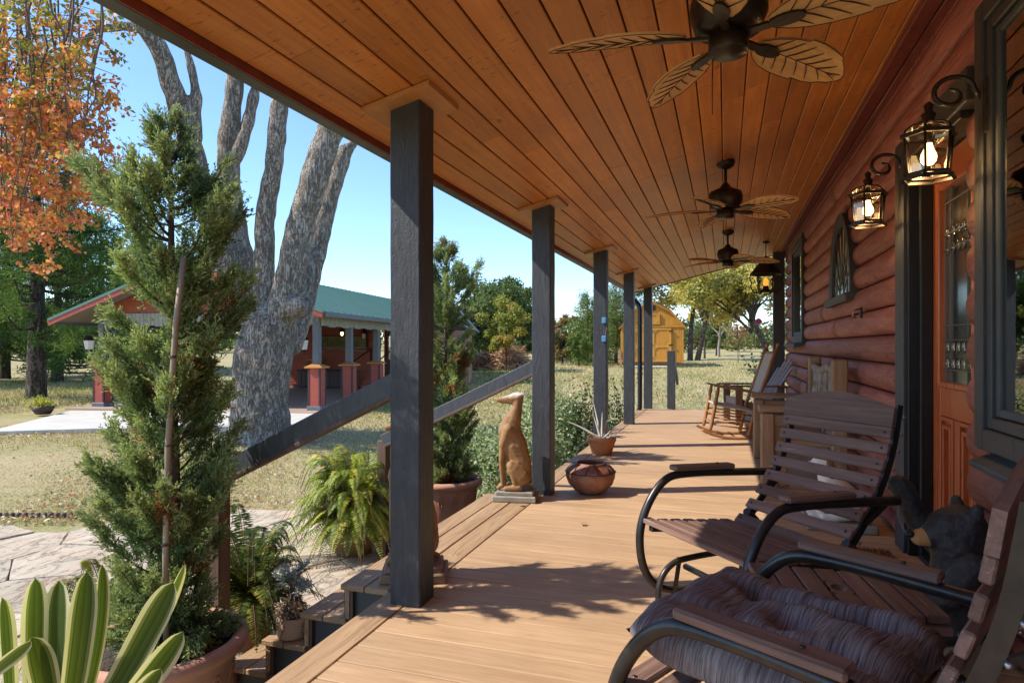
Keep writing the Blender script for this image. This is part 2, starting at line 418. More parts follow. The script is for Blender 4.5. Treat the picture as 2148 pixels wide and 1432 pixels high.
M['stone'] = None
M['concrete'] = plain('concrete', (.50, .48, .43), .85, (.58, .56, .51), 3, .25, 60, vary=.02, dirt=.25, dc=(.33, .3, .25))
M['pav_floor'] = plain('pavilion_floor', (.33, .245, .19), .6, (.38, .29, .23), 2, .12, 50)
M['red_siding'] = plain('red_siding', (.35, .085, .045), .6, (.29, .068, .038), 6, .1, 40)
M['red_ped'] = plain('red_pedestal', (.40, .085, .06), .6, (.34, .07, .05), 8, .15, 50)
M['cap'] = plain('copper_cap', (.56, .24, .07), .5, bump=.1)
M['grey_post'] = plain('grey_post_paint', (.145, .165, .185), .55, bump=.15)
M['valance'] = plain('valance_boards', (.33, .33, .27), .6, bump=.1)
M['greenroof'] = plain('green_metal_roof', (.085, .185, .15), .38, (.11, .22, .18), 1.5, .03, 30, .0, .05, .5)
M['soffit'] = plain('soffit_board', (.22, .20, .16), .7)
M['maroon_box'] = plain('dark_wood_box', (.06, .03, .032), .5)
M['sign_b'] = plain('sign_board', (.22, .17, .07), .7)
M['sign_t'] = plain('sign_lettering', (.09, .13, .06), .7)
M['gold'] = wood('gold_shed_siding', (.50, .215, .03), (.62, .29, .05), 2, 14, .06, .6, .1, 0, spec=.3)
M['gold_t'] = wood('gold_shed_trim', (.58, .28, .05), (.68, .36, .075), 2, 14, .04, .6, .1, 0, spec=.3)
M['shedroof'] = plain('red_shed_roof', (.30, .075, .06), .7)
M['coop'] = plain('coop_siding', (.40, .21, .145), .75, (.33, .165, .115), 5, .2, 30)
M['tealroof'] = plain('pale_metal_roof', (.30, .38, .40), .35)
M['metalpost'] = plain('utility_pole', (.3, .28, .25), .8)
M['white'] = plain('white_paint', (.75, .74, .70), .5)
M['pink'] = plain('pink_flower', (.65, .04, .32), .5)
M['wicker'] = plain('red_wicker', (.12, .045, .035), .7, (.22, .1, .07), 40, .8, 70)

def cushion_mat():
    t = NT('cushion_weave'); v = t.coords((5, 150, 5), rnd=False); v0 = t.coords(rnd=False)
    n1 = t.noise(v, 1.6, 5, .7, .5); n2 = t.noise(t.coords((8, 240, 8), rnd=False), 1.0, 3)
    col = t.mix(t.ramp(n1, .34, .66), (.075, .060, .060), (.40, .35, .335))
    col = t.mix(t.math('MULTIPLY', t.ramp(t.noise(v0, 7, 4), .45, .7), .55), col, (.12, .05, .05))
    return t.fin(col, .95, t.bump(t.math('ADD', n1, n2), .7, .006), 0, .1)
M['cushion'] = cushion_mat()
def stone_mat():
    t = NT('flagstone'); v = t.coords(); v0 = t.coords((1, 1, 1), world=True, rnd=False)
    a = t.noise(v, 1.3, 7, .6, .8); lay = t.noise(t.coords((1, .35, 1)), 3.2, 9, .68, 2.0); f = t.noise(v0, 60, 5)
    col = t.mix(t.ramp(a, .3, .7), (.44, .355, .255), (.56, .475, .36))
    col = t.mix(t.math('MULTIPLY', t.ramp(t.noise(v, 2.1, 5), .5, .66), .6), col, (.48, .31, .21))
    rid = t.ramp(t.math('ABSOLUTE', t.math('SUBTRACT', lay, .5)), .0, .022)
    col = t.mix(t.math('MULTIPLY', t.math('SUBTRACT', 1.0, rid), .7), col, (.10, .075, .055))
    col = t.mix(t.math('MULTIPLY', t.ramp(f, .5, .75), .25), col, (.58, .53, .45)); col = t.vary(col, .14)
    step = t.ramp(lay, .3, .7)
    return t.fin(col, .8, t.bump(t.math('ADD', t.math('MULTIPLY', step, 1.6), t.math('ADD', t.math('MULTIPLY', rid, .5), t.math('MULTIPLY', f, .2))), .55, .02), 0, .25)
M['stone'] = stone_mat()
def statue_mat():
    t = NT('weathered_dog_statue'); v = t.coords(rnd=False); n1 = t.noise(v, 7, 7, .65); n2 = t.noise(v, 45, 5)
    col = t.mix(t.ramp(n1, .3, .7), (.23, .115, .042), (.36, .20, .085))
    col = t.mix(t.math('MULTIPLY', t.ramp(t.noise(v, 3, 8, .7), .5, .66), .7), col, (.10, .05, .022))
    zz = t.n('SeparateXYZ', {0: v}).outputs[2]
    head = t.math('MULTIPLY', t.ramp(t.math('ADD', zz, t.math('MULTIPLY', n1, .06)), .895, .925), .85)
    col = t.mix(head, col, (.55, .51, .44))
    return t.fin(col, .62, t.bump(t.math('ADD', n1, n2), .5, .006), 0, .35)
M['statue'] = statue_mat()
def ground_mat():
    t = NT('lawn_ground'); v = t.coords(world=True, rnd=False)
    a = t.noise(v, .35, 5, .6); b = t.noise(v, 3.0, 7, .7); c = t.noise(v, 28, 6, .7)
    col = t.mix(t.ramp(a, .38, .62), (.44, .36, .20), (.31, .30, .12))
    col = t.mix(t.math('MULTIPLY', t.ramp(b, .45, .66), .7), col, (.52, .43, .28))
    col = t.mix(t.math('MULTIPLY', t.ramp(c, .5, .64), .75), col, (.17, .13, .055))
    col = t.mix(t.math('MULTIPLY', t.ramp(t.noise(v, 9, 6, .7), .55, .68), .6), col, (.22, .22, .07))
    col = t.mix(t.math('MULTIPLY', t.ramp(t.noise(v, .9, 4), .58, .7), .45), col, (.46, .29, .18))
    return t.fin(col, .95, t.bump(t.math('ADD', b, c), .6, .05), 0, .1)
M['ground'] = ground_mat()
M['litter'] = leafmat('leaf_litter', .2, .8, .15)
# ------------------------------------------------------------------ terrain
def build_ground():
    radii = [0.0, 2, 4, 6, 8, 10, 12, 14, 17, 20, 24, 28, 33, 39, 46, 55, 66, 80, 100, 130, 180, 260, 400, 700, 1100]
    n = 96; vs = [(0, 0, -.76)]; fs = []
    for r in radii[1:]:
        for k in range(n):
            a = 2 * math.pi * k / n; x, y = r * math.cos(a), r * math.sin(a)
            j = 0 if r < 9 else min(.05, .004 * r) * math.sin(x * .9 + 1.3 * math.sin(y * .7)) * math.cos(y * .8)
            vs.append((x, y, gz(x, y) - (.03 if r < 9 else 0) + j))
    fs += [(0, 1 + k, 1 + (k + 1) % n) for k in range(n)]
    for i in range(len(radii) - 2):
        o = 1 + i * n
        fs += [(o + k, o + n + k, o + n + (k + 1) % n, o + (k + 1) % n) for k in range(n)]
    mb = MB().add(vs, fs, True)
    return struct('ground', mb, M['ground'], 'dry lawn strewn with fallen leaves around the house')
build_ground()

# ------------------------------------------------------------------ flagstone patio
BND = [(-900, 7.0), (200, 7.15), (480, 7.3), (600, 7.9), (800, 9.6), (900, 11), (1020, 12.6), (1075, 12.6), (1110, 6.0)]
def pxof(x, y):
    d = depth(x, y); return 1074 + FPX * (CA * x + SA * y) / d if d > .2 else -9999
def in_patio(x, y):
    if x > -1.75 or depth(x, y) < 1.6: return False
    p = pxof(x, y)
    if p < -700: return False
    for (a, da), (b, db) in zip(BND, BND[1:]):
        if a <= p <= b: return depth(x, y) < da + (db - da) * (p - a) / (b - a)
    return False
def clip(poly, px, py, nx, ny):
    out = []
    for i in range(len(poly)):
        a, b = poly[i], poly[(i + 1) % len(poly)]
        da = (a[0] - px) * nx + (a[1] - py) * ny; db = (b[0] - px) * nx + (b[1] - py) * ny
        if da <= 0: out.append(a)
        if (da < 0 < db) or (db < 0 < da):
            t = da / (da - db); out.append((a[0] + (b[0] - a[0]) * t, a[1] + (b[1] - a[1]) * t))
    return out
patio = struct('patio', None, None, 'flagstone patio below the porch steps'); 
rs = random.Random(5)
seeds = [(i * .82 + rs.uniform(-.3, .3) + (j % 2) * .4, j * .74 + rs.uniform(-.28, .28)) for i in range(-14, 0) for j in range(-1, 19)]
for i, (x, y) in enumerate(seeds):
    if not in_patio(x, y): continue
    poly = [(x - 1.5, y - 1.5), (x + 1.5, y - 1.5), (x + 1.5, y + 1.5), (x - 1.5, y + 1.5)]
    for j, (u, w) in enumerate(seeds):
        if j == i or abs(u - x) > 2 or abs(w - y) > 2: continue
        nx, ny = u - x, w - y; L = math.hypot(nx, ny)
        poly = clip(poly, x + nx / 2 - nx / L * .007, y + ny / 2 - ny / L * .007, nx, ny)
    poly = clip(poly, -1.72, 0, 1, 0)
    if len(poly) < 3: continue
    q = []
    for k in range(len(poly)):
        a, b = poly[k], poly[(k + 1) % len(poly)]
        L = math.hypot(b[0] - a[0], b[1] - a[1])
        q.append((a[0] + rs.uniform(-.006, .006), a[1] + rs.uniform(-.006, .006)))
        if L > .25:
            for t in (.33, .66): q.append((a[0] + (b[0] - a[0]) * t + rs.uniform(-.010, .010), a[1] + (b[1] - a[1]) * t + rs.uniform(-.010, .010)))
    zt = -.705 + rs.uniform(-.008, .008); tx, ty = rs.uniform(-.01, .01), rs.uniform(-.01, .01)
    MB().prism([(a - x, b - y) for a, b in q], lambda a, b: (a, b, -.06), lambda a, b: (a * .985, b * .985, zt + .705 + a * tx + b * ty)).build('flagstone', M['stone'], patio).location = (x, y, -.705)
# scalloped clay edging along the lawn side
edg = thing('garden_edging', 'low scalloped brown edging strip between flagstone patio and lawn', 'edging', (0, 0, 0))
for k in range(30):
    p = at(-150 + k * 13.5, 725, 7.5)
    MB().tube([(0, 0, -.02), (0, 0, .055), (0, 0, .07)], [.034, .034, .016], 8).build('scallop', M['newel'], edg).location = (p.x, p.y, -.755)

# ------------------------------------------------------------------ porch deck
DX0, DX1, YN, YF = -1.47, 1.13, -1.6, 13.25
deck = struct('porch_deck', None, None, 'tan board porch floor running along the log house')
pitch = .1415
db = MB().box((0, 0, 0), (DX1 - DX0 - .006, .1355, .026), ch=.004).mesh('deck_board'); db.materials.append(M['deck'])
nb = int((YF - YN) / pitch)
for k in range(nb):
    o = bpy.data.objects.new('deck_board', db); C.objects.link(o); o.parent = deck
    o.location = ((DX0 + DX1) / 2, YN + (k + .5) * pitch, -.013 + random.uniform(-.0006, .0006))
ys = [YN, .6, 3.55, 7.2, 10.1, YF]
for a, b in zip(ys, ys[1:]):
    MB().box((0, 0, 0), (.155, b - a - .006, .026), ch=.004).build('border_board', M['border'], deck).location = (-1.5495, (a + b) / 2, -.012)
MB().box((DX0 / 2 + DX1 / 2, (YN + YF) / 2, -.10), (2.5, YF - YN - .05, .14)).build('joist_frame', M['black'], deck)
MB().box((-1.585, (YN + YF) / 2, -.13), (.035, YF - YN - .02, .2)).build('rim_board', M['panel_g'], deck)
MB().box((-1.55, (YN + YF) / 2, -.5), (.02, YF - YN - .1, .52)).build('skirt', M['black'], deck)
MB().box((0, YF - .03, -.38), (3.1, .03, .66)).build('end_skirt', M['panel_g'], deck)

# porch steps: landing flush with the deck, then three treads going down to the patio
steps = thing('porch_steps', 'wooden porch steps with grey side panels leading down to the patio', 'steps', (0, 0, 0))
SY0, SY1 = 2.93, 5.12
def tread(x_in, x_out, z):
    w = (x_in - x_out) / 2
    for k in range(2):
        xc = x_in - (k + .5) * w
        MB().box((0, 0, 0), (w - .006, SY1 - SY0, .03), ch=.004).build('tread_board', M['border'], steps).location = (xc, (SY0 + SY1) / 2, z - .015)
tread(-1.632, -1.92, .002)
tread(-1.885, -2.17, -.18); tread(-2.135, -2.42, -.36); tread(-2.385, -2.67, -.54)
for k, (xo, zt) in enumerate([(-1.90, -.03), (-2.15, -.21), (-2.40, -.39), (-2.65, -.57)]):
    zb = zt - .15 if k < 3 else -.73
    MB().box((xo + .014, (SY0 + SY1) / 2, (zt + zb) / 2), (.026, SY1 - SY0 - .03, zt - zb)).build('riser', M['border'], steps)
    for yy in (SY0 + .06, SY1 - .06):
        MB().box((xo + .16, yy, (zt - .73) / 2), (.262, .02, zt + .725)).build('side_panel', M['panel_g'], steps)
        MB().box((xo + .018, yy + (-.024 if yy < 4 else .024), (zt - .73) / 2), (.05, .028, zt + .725)).build('stringer_post', M['newel'], steps)

# ------------------------------------------------------------------ posts
CZ = lambda x: 2.788 + .244 * x
TILT = math.atan(.244)
POSTS = [(2.784, 'nearest charcoal porch post, beside the top of the steps'), (5.20, 'second charcoal porch post, behind the sitting dog statue'),
         (7.86, 'third charcoal porch post with blue clips, behind the aloe pot'), (10.33, 'fourth charcoal porch post, next before the downspout'),
         (13.0, 'farthest charcoal porch post, right of the dark downspout')]
PX0, PX1, PS = -1.545, -1.385, .16
for i, (y, lab) in enumerate(POSTS):
    t = thing('porch_post', lab, 'post', ((PX0 + PX1) / 2, y + PS / 2, 0), 0, 'porch posts along the front edge')
    mb = MB(); n = 14; h = PS / 2
    rr = random.Random(i)
    ring = []
    for k in range(n + 1):
        tt = k / n; jx, jy = rr.uniform(-.0012, .0012), rr.uniform(-.0012, .0012); c = .006
        z0 = tt * 2.40
        prof = [(-h + c, -h), (h - c, -h), (h, -h + c), (h, h - c), (h - c, h), (-h + c, h), (-h, h - c), (-h, -h + c)]
        for (a, b) in prof:
            zt = z0 if k < n else CZ((PX0 + PX1) / 2 + a) - .001
            ring.append((a + jx, b + jy, zt))
    fs = [(k * 8 + q, k * 8 + (q + 1) % 8, k * 8 + 8 + (q + 1) % 8, k * 8 + 8 + q) for k in range(n) for q in range(8)] + [tuple(range(8))[::-1], tuple(n * 8 + q for q in range(8))]
    mb.add(ring, fs).build('shaft', M['post'], t)
    # mitred collar on the ceiling
    o, I = .175, h + .002
    for sx, sy in ((1, 0), (-1, 0), (0, 1), (0, -1)):
        if sx: poly = [(sx * I, -I), (sx * o, -o), (sx * o, o), (sx * I, I)]
        else: poly = [(-I, sy * I), (-o, sy * o), (o, sy * o), (I, sy * I)]
        cx = (PX0 + PX1) / 2
        MB().prism(poly, lambda a, b: (a, b, CZ(cx + a) - .004), lambda a, b: (a * .985, b * .985, CZ(cx + a) - .026)).build('collar_board', M['cedar_trim'], t)
# dark post against the wall at the far end of the porch
t = thing('wall_post', 'dark post against the log wall at the far porch end', 'post', (.95, 13.1, 0))
MB().box((0, 0, CZ(.95) / 2), (.2, .2, CZ(.95) - .02), ch=.006).build('shaft', M['trim'], t)
MB().box((0, 0, .06), (.24, .24, .12), ch=.006).build('base_trim', M['trim'], t)

# ------------------------------------------------------------------ ceiling and eave
ceil = struct('porch_ceiling', None, None, 'knotty cedar tongue-and-groove porch ceiling')
XE, XW, CYN, CYF = -1.785, 1.06, -1.7, 13.45
cw = .1355 ; ncol = int(round((XW - XE) / cw)); cw = (XW - XE) / ncol
rc = random.Random(11)
rotT = Matrix.Rotation(-TILT, 3, 'Y')
for c in range(ncol):
    x = XE + (c + .5) * cw; y = CYN - rc.uniform(0, 2.5)
    while y < CYF:
        L = rc.choice([2.4, 3.0, 3.6, 4.2, 4.9]) ; y1 = min(y + L, CYF); y0 = max(y, CYN)
        if y1 - y0 > .05:
            MB().box((0, 0, 0), (cw / math.cos(TILT) - .0075, y1 - y0 - .004, .016), rotT, ch=.004).build('ceiling_board', M['cedar'], ceil).location = (x, (y0 + y1) / 2, CZ(x) + .008)
        y = y1 if y1 == CYF else y + L
zm = lambda x: CZ(x) + .022
MB().add([(XE - .06, CYN, zm(XE - .06)), (XW + .15, CYN, zm(XW + .15)), (XW + .15, CYF, zm(XW + .15)), (XE - .06, CYF, zm(XE - .06)),
          (XE - .06, CYN, zm(XE - .06) + .03), (XW + .15, CYN, zm(XW + .15) + .03), (XW + .15, CYF, zm(XW + .15) + .03), (XE - .06, CYF, zm(XE - .06) + .03)],
         [(0, 1, 2, 3), (4, 5, 6, 7), (0, 1, 5, 4), (1, 2, 6, 5), (2, 3, 7, 6), (3, 0, 4, 7)]).build('groove_backing', plain('groove_shadow', (.10, .035, .01), .8), ceil)
eave = thing('porch_eave', 'dark grey fascia and metal roof edge above the porch posts', 'eave', (0, 0, 0))
ze = 2.318
MB().box((-1.83, (CYN + CYF) / 2, ze + .085), (.075, CYF - CYN + .1, .17), ch=.006).build('fascia_board', M['fascia'], eave)
MB().box((-1.7885, (CYN + CYF) / 2, ze + .026), (.007, CYF - CYN, .05)).build('red_strip', M['redtrim'], eave)
MB().add([(-1.90, CYN - .1, ze + .13), (1.3, CYN - .1, CZ(1.3) + .16), (1.3, CYF + .15, CZ(1.3) + .16), (-1.90, CYF + .15, ze + .13),
          (-1.90, CYN - .1, ze + .15), (1.3, CYN - .1, CZ(1.3) + .18), (1.3, CYF + .15, CZ(1.3) + .18), (-1.90, CYF + .15, ze + .15)],
         [(0, 1, 2, 3), (4, 5, 6, 7), (0, 1, 5, 4), (1, 2, 6, 5), (2, 3, 7, 6), (3, 0, 4, 7)]).build('metal_roof', M['greenroof'], eave)
MB().beam((-1.79, CYF + .02, ze + .10), (1.15, CYF + .02, CZ(1.15) + .07), .03, .16).build('end_fascia', M['fascia'], eave)

# ------------------------------------------------------------------ log house wall
house = thing('log_house', 'red log house wall with dark-trimmed door and windows', 'house', (0, 0, 0))
WX = 1.13; BUL = .072
OPEN = [(1.2, 3.24, .80, 2.66), (3.50, 4.40, -.1, 2.34), (10.1, 11.5, 1.36, 2.78)]
ARC = (6.905, .60, 1.72, .78)          # half-round window: centre y, half width, sill z, height
step = .203; WALL_END = 13.0
def log_mesh(L, hgt, e0, e1):
    n = 10; na = max(2, int(L / .22)); vs = []; fs = []
    prof = []
    for k in range(n + 1):
        a = -math.pi / 2 + math.pi * k / n
        prof.append((-BUL * math.cos(a) ** .85 if abs(math.cos(a)) > 1e-6 else 0, math.sin(a) * hgt / 2 * .985))
    ph = random.uniform(0, 9)
    for i in range(na + 1):
        y = -L / 2 + L * i / na; w = 1 + .02 * math.sin(y * 3 + ph) + random.uniform(-.006, .006)
        e = 1.0
        vs += [(px * w * e, y, pz) for px, pz in prof]; 
    m = n + 1
    for i in range(na):
        fs += [(i * m + k, i * m + k + 1, (i + 1) * m + k + 1, (i + 1) * m + k) for k in range(n)]
        fs.append((i * m, (i + 1) * m, (i + 1) * m + n, i * m + n))
    mb = MB().add(vs, fs, True)
    o = len(mb.v) - len(vs)
    mb.f += [tuple(range(m)), tuple(na * m + k for k in range(m))]; mb.sm += [False, False]
    return mb
rl = random.Random(3)
z = .11 - step
while z < 3.06:
    z0, z1 = max(z, .0), min(z + step, CZ(1.08) - .01)
    if z1 - z0 > .05:
        cuts = [(a, b) for (a, b, c, d) in OPEN if z0 < d - .04 and z1 > c + .04]
        zz = max(z0, ARC[2])
        if z1 > ARC[2] + .05 and zz < ARC[2] + ARC[3]:
            hw = ARC[1] * math.sqrt(max(0, 1 - ((zz - ARC[2]) / ARC[3]) ** 2)); cuts.append((ARC[0] - hw, ARC[0] + hw))
        cuts.sort(); segs = []; y = -1.6
        for a, b in cuts:
            if a > y: segs.append((y, a))
            y = b
        segs.append((y, WALL_END))
        for a, b in segs:
            parts = [(a, b)]
            if b - a > 4.5:
                j = rl.uniform(a + 1.8, b - 1.5); parts = [(a, j - .003), (j + .003, b)]
            for p, q in parts:
                log_mesh(q - p, z1 - z0, 0, 0).build('wall_log', M['log'], house).location = (WX, (p + q) / 2, (z0 + z1) / 2)
    z += step
def wall_strip(y0, y1, z0, z1): MB().box((WX + .06, (y0 + y1) / 2, (z0 + z1) / 2), (.1, y1 - y0, z1 - z0)).build('wall_backing', M['redtrim'], house)
wall_strip(-1.6, 1.2, 0, 3.05); wall_strip(1.2, 3.24, 0, .8); wall_strip(1.2, 3.24, 2.66, 3.05); wall_strip(3.24, 3.50, 0, 3.05); wall_strip(3.50, 4.40, 2.34, 3.05)
wall_strip(4.40, 10.1, 0, 1.72); wall_strip(4.40, 6.3, 1.72, 3.05); wall_strip(6.3, 7.52, 2.5, 3.05); wall_strip(7.52, 10.1, 1.72, 3.05)
wall_strip(10.1, 11.5, 0, 1.36); wall_strip(10.1, 11.5, 2.78, 3.05); wall_strip(11.5, WALL_END, 0, 3.05)
MB().box((1.9, WALL_END - .06, 1.6), (1.5, .1, 3.2)).build('end_wall', M['redtrim'], house)
MB().box((2.6, 6, 1.6), (.05, 15, 3.3)).build('room_back', M['dark_room'], house)
MB().box((1.0, (CYN + CYF) / 2, CZ(1.0) - .022), (.10, 14.6, .034), Matrix.Rotation(-TILT, 3, 'Y'), ch=.004).build('ceiling_trim', M['redtrim'], house)
MB().box((1.075, 6, CZ(1.075) - .085), (.03, 14.6, .11), ch=.006).build('frieze_board', M['redtrim'], house)

# near window
win = thing('window', 'tall dark-framed picture window at the right edge, reflecting the yard', 'window', (0, 0, 0))
def frame(par, y0, y1, z0, z1, w, x0, x1, mat, name='frame_board', ch=.006):
    xc, xs = (x0 + x1) / 2, x1 - x0
    MB().box((xc, y0 + w / 2, (z0 + z1) / 2), (xs, w, z1 - z0), ch=ch).build(name, mat, par)
    MB().box((xc, y1 - w / 2, (z0 + z1) / 2), (xs, w, z1 - z0), ch=ch).build(name, mat, par)
    MB().box((xc, (y0 + y1) / 2, z1 - w / 2), (xs - .004, y1 - y0 - 2 * w - .002, w), ch=ch).build(name, mat, par)
    MB().box((xc, (y0 + y1) / 2, z0 + w / 2), (xs - .004, y1 - y0 - 2 * w - .002, w), ch=ch).build(name, mat, par)
frame(win, 1.13, 3.31, .81, 2.71, .09, 1.03, 1.13, M['trim'])
frame(win, 1.222, 3.218, .902, 2.618, .05, 1.045, 1.16, M['trim'], 'sash')
frame(win, 1.275, 3.165, .955, 2.565, .035, 1.06, 1.15, M['panel_g'], 'sash_bead')
MB().box((1.078, 2.22, 1.76), (.008, 1.83, 1.58)).build('pane', M['pane'], win)
MB().box((1.045, 2.18, .765), (.11, 2.16, .03), Matrix.Rotation(R(-22), 3, 'Y'), ch=.006).build('sill', M['panel_g'], win)

# door
door = thing('front_door', 'reddish mahogany front door with leaded glass and raised panels', 'door', (0, 0, 0))
Y0, Y1, ZD, XD = 3.50, 4.40, 2.30, 1.15
def dbox(y0, y1, z0, z1, x0, x1, name, mat, ch=.004): return MB().box(((x0 + x1) / 2, (y0 + y1) / 2, (z0 + z1) / 2), (x1 - x0, y1 - y0, z1 - z0), ch=ch).build(name, mat, door)
dbox(Y1 - .19, Y1 - .005, .02, ZD, XD, XD + .045, 'stile', M['door']); dbox(Y0 + .005, Y0 + .15, .02, ZD, XD, XD + .045, 'stile', M['door'])
dbox(Y0 + .152, Y1 - .192, 2.14, ZD, XD, XD + .045, 'rail', M['door']); dbox(Y0 + .152, Y1 - .192, .86, 1.02, XD, XD + .045, 'rail', M['door']); dbox(Y0 + .152, Y1 - .192, .02, .24, XD, XD + .045, 'rail', M['door'])
dbox(3.90, 3.98, .242, .858, XD, XD + .045, 'mullion', M['door'])
for (a, b) in ((3.652, 3.898), (3.982, 4.208)):
    dbox(a, b, .242, .858, XD + .018, XD + .04, 'panel', M['door'])
    for k, (w, p) in enumerate(((.0, .012), (.045, .018))):
        yy0, yy1, q0, q1 = a + w, b - w, .242 + w, .858 - w
        for (c0, c1, d0, d1) in ((yy0, yy0 + .022, q0, q1), (yy1 - .022, yy1, q0, q1), (yy0 + .022, yy1 - .022, q0, q0 + .022), (yy0 + .022, yy1 - .022, q1 - .022, q1)):
            dbox(c0, c1, d0, d1, XD + .012 - p - .008 * (1 - k), XD + .02, 'molding', M['door'], .003)
for (a, b, c, d) in ((3.652, 3.68, 1.02, 2.14), (4.18, 4.208, 1.02, 2.14), (3.68, 4.18, 1.02, 1.05), (3.68, 4.18, 2.11, 2.14)):
    dbox(a, b, c, d, XD - .018, XD + .02, 'glass_molding', M['door'], .005)
dbox(3.678, 4.182, 1.048, 2.112, XD + .012, XD + .02, 'leaded_glass', M['leaded'], 0)
for yy in (3.72, 3.80, 4.06, 4.14): dbox(yy - .003, yy + .003, 1.05, 2.11, XD + .004, XD + .012, 'came', M['lead'], 0)
for zz in (1.12, 1.28, 1.36, 1.78, 1.86, 2.03): dbox(3.68, 4.18, zz - .003, zz + .003, XD + .003, XD + .0118, 'came', M['lead'], 0)
for zz in (1.20, 1.82):
    for yy in (3.76, 3.85, 3.93, 4.01, 4.10):
        for dz in (-.045, .045):
            MB().ball((XD + .004, yy, zz + dz), (.008, .016, .034), 8, 6).build('bevel_jewel', M['lampglass'], door)
dbox(3.9, 4.16, 1.3, 2.1, XD + .09, XD + .1, 'curtain', M['curtain'], 0)
dbox(Y0 - .02, Y1 + .02, .0, .03, XD - .07, XD + .1, 'threshold', M['black'])
# jamb and casing
dbox(Y1 - .002, Y1 + .035, 0, ZD + .04, 1.035, 1.24, 'jamb', M['black']); dbox(Y0 - .03, Y0 + .002, 0, ZD + .04, 1.10, 1.24, 'jamb', M['black'])
dbox(Y0, Y1, ZD + .005, ZD + .04, 1.035, 1.24, 'jamb', M['black'])
dbox(Y1 - .06, Y1 - .004, 0, ZD, 1.085, 1.148, 'stop', M['black'])
dbox(Y1 + .037, Y1 + .23, 0, 2.50, 1.015, 1.12, 'casing', M['trim'], .006); dbox(Y0 - .12, Y1 + .035, ZD + .043, 2.50, 1.02, 1.12, 'casing', M['trim'], .006)

# half-round window
aw = thing('arched_window', 'half-round leaded window with dark frame in the log wall', 'window', (0, 0, 0))
def arc_pt(k, n, a, b): 
    th = math.pi * k / n; return (ARC[0] + a * math.cos(th), ARC[2] + b * math.sin(th))
n = 20; W = .10
mb = MB(); vs = []
for k in range(n + 1):
    for (o, x) in ((.02, 1.035), (-W, 1.045), (-W, 1.14), (.02, 1.14)):
        y, zq = arc_pt(k, n, ARC[1] + o, ARC[3] + o); vs.append((x, y, zq))
fs = [(k * 4 + q, k * 4 + (q + 1) % 4, k * 4 + 4 + (q + 1) % 4, k * 4 + 4 + q) for k in range(n) for q in range(4)]
mb.add(vs, fs, False).build('arch_frame', M['trim'], aw)
MB().box((1.06, ARC[0], ARC[2] - .03), (.14, 2 * ARC[1] + .1, .075), Matrix.Rotation(R(-10), 3, 'Y'), ch=.006).build('sill', M['trim'], aw)
g = MB(); g.prism([arc_pt(k, n, ARC[1] - W + .01, ARC[3] - W + .01) for k in range(n + 1)], lambda y, zq: (1.066, y, zq), lambda y, zq: (1.072, y, zq)); g.build('pane', M['leaded'], aw)
for k in range(1, 8):
    th = math.pi * k / 8
    MB().tube([(1.064, ARC[0] + .12 * math.cos(th), ARC[2] + .12 * math.sin(th)), (1.064, ARC[0] + (ARC[1] - W) * math.cos(th), ARC[2] + (ARC[3] - W) * math.sin(th))], .006, 5).build('came', M['lead'], aw)
for rr_ in (.12, .30):
    MB().tube([(1.064, ARC[0] + rr_ * math.cos(math.pi * k / 14), ARC[2] + rr_ * 1.35 * math.sin(math.pi * k / 14)) for k in range(15)], .006, 5).build('came', M['lead'], aw)
wf = thing('window', 'narrow dark-framed window near the far end of the log wall', 'window', (0, 0, 0))
frame(wf, 10.02, 11.58, 1.28, 2.86, .12, 1.03, 1.13, M['trim'])
frame(wf, 10.142, 11.458, 1.402, 2.738, .06, 1.05, 1.16, M['panel_g'], 'sash')
MB().box((1.085, 10.8, 2.07), (.008, 1.22, 1.24)).build('pane', M['pane'], wf)
MB().box((1.0, 10.8, 1.27), (.16, 1.66, .05), Matrix.Rotation(R(-14), 3, 'Y'), ch=.005).build('sill', M['panel_g'], wf)
# small bracket on the log wall
wb = thing('wall_hook', 'small dark iron hook screwed to the log wall', 'hook', (1.05, 5.9, 1.52))
MB().box((0, 0, 0), (.02, .03, .09), ch=.004).build('plate', M['bronze'], wb)
MB().tube([(-.01, 0, .03), (-.05, 0, .02), (-.06, 0, -.02), (-.04, 0, -.04)], .008, 6).build('hook', M['bolt'], wb)

# ------------------------------------------------------------------ handrails
def handrail(y, x1, lab):
    t = thing('handrail', lab, 'handrail', (-1.545, y, 0), 0, 'sloping handrails beside the porch steps')
    s = -.476; L = -1.545 - x1
    MB().beam((.0, 0, 1.07), (-L, 0, 1.07 + s * L), .045, .105, ch=.004).build('rail', M['rail_g'], t)
    MB().beam((.0, 0, 1.008), (-L * .98, 0, 1.008 + s * L * .98), .065, .022, ch=.003).build('rail_underside', M['newel'], t)
    return t
handrail(2.87, -2.62, 'sloping grey handrail from the nearest porch post down to the juniper')
handrail(5.28, -3.0, 'sloping grey handrail from the second porch post, behind the dog statue')
nw = thing('newel_post', 'brown wooden newel post standing within the potted juniper', 'post', (-2.70, 2.92, -.73))
MB().box((0, 0, .62), (.09, .09, 1.24), ch=.004).build('shaft', M['newel'], nw)
nw2 = thing('newel_post', 'brown wooden newel post at the foot of the far handrail', 'post', (-3.02, 5.33, -.73))
MB().box((0, 0, .55), (.09, .09, 1.10), ch=.004).build('shaft', M['newel'], nw2)
# far-end stair newels
for (x, lab) in ((-1.02, 'grey stair post with a sloping rail at the far deck end'), (.80, 'dark stair post at the far deck end beside the flowering plant')):
    t = thing('stair_post', lab, 'post', (x, 13.15, 0), 0, 'stair posts at the far end of the deck')
    MB().box((0, 0, .575), (.15, .15, 1.15), ch=.005).build('shaft', M['post'], t)
    MB().beam((.03, .08, 1.05), (.03, 1.3, .45), .05, .12, ch=.004).build('rail', M['rail_g'], t)
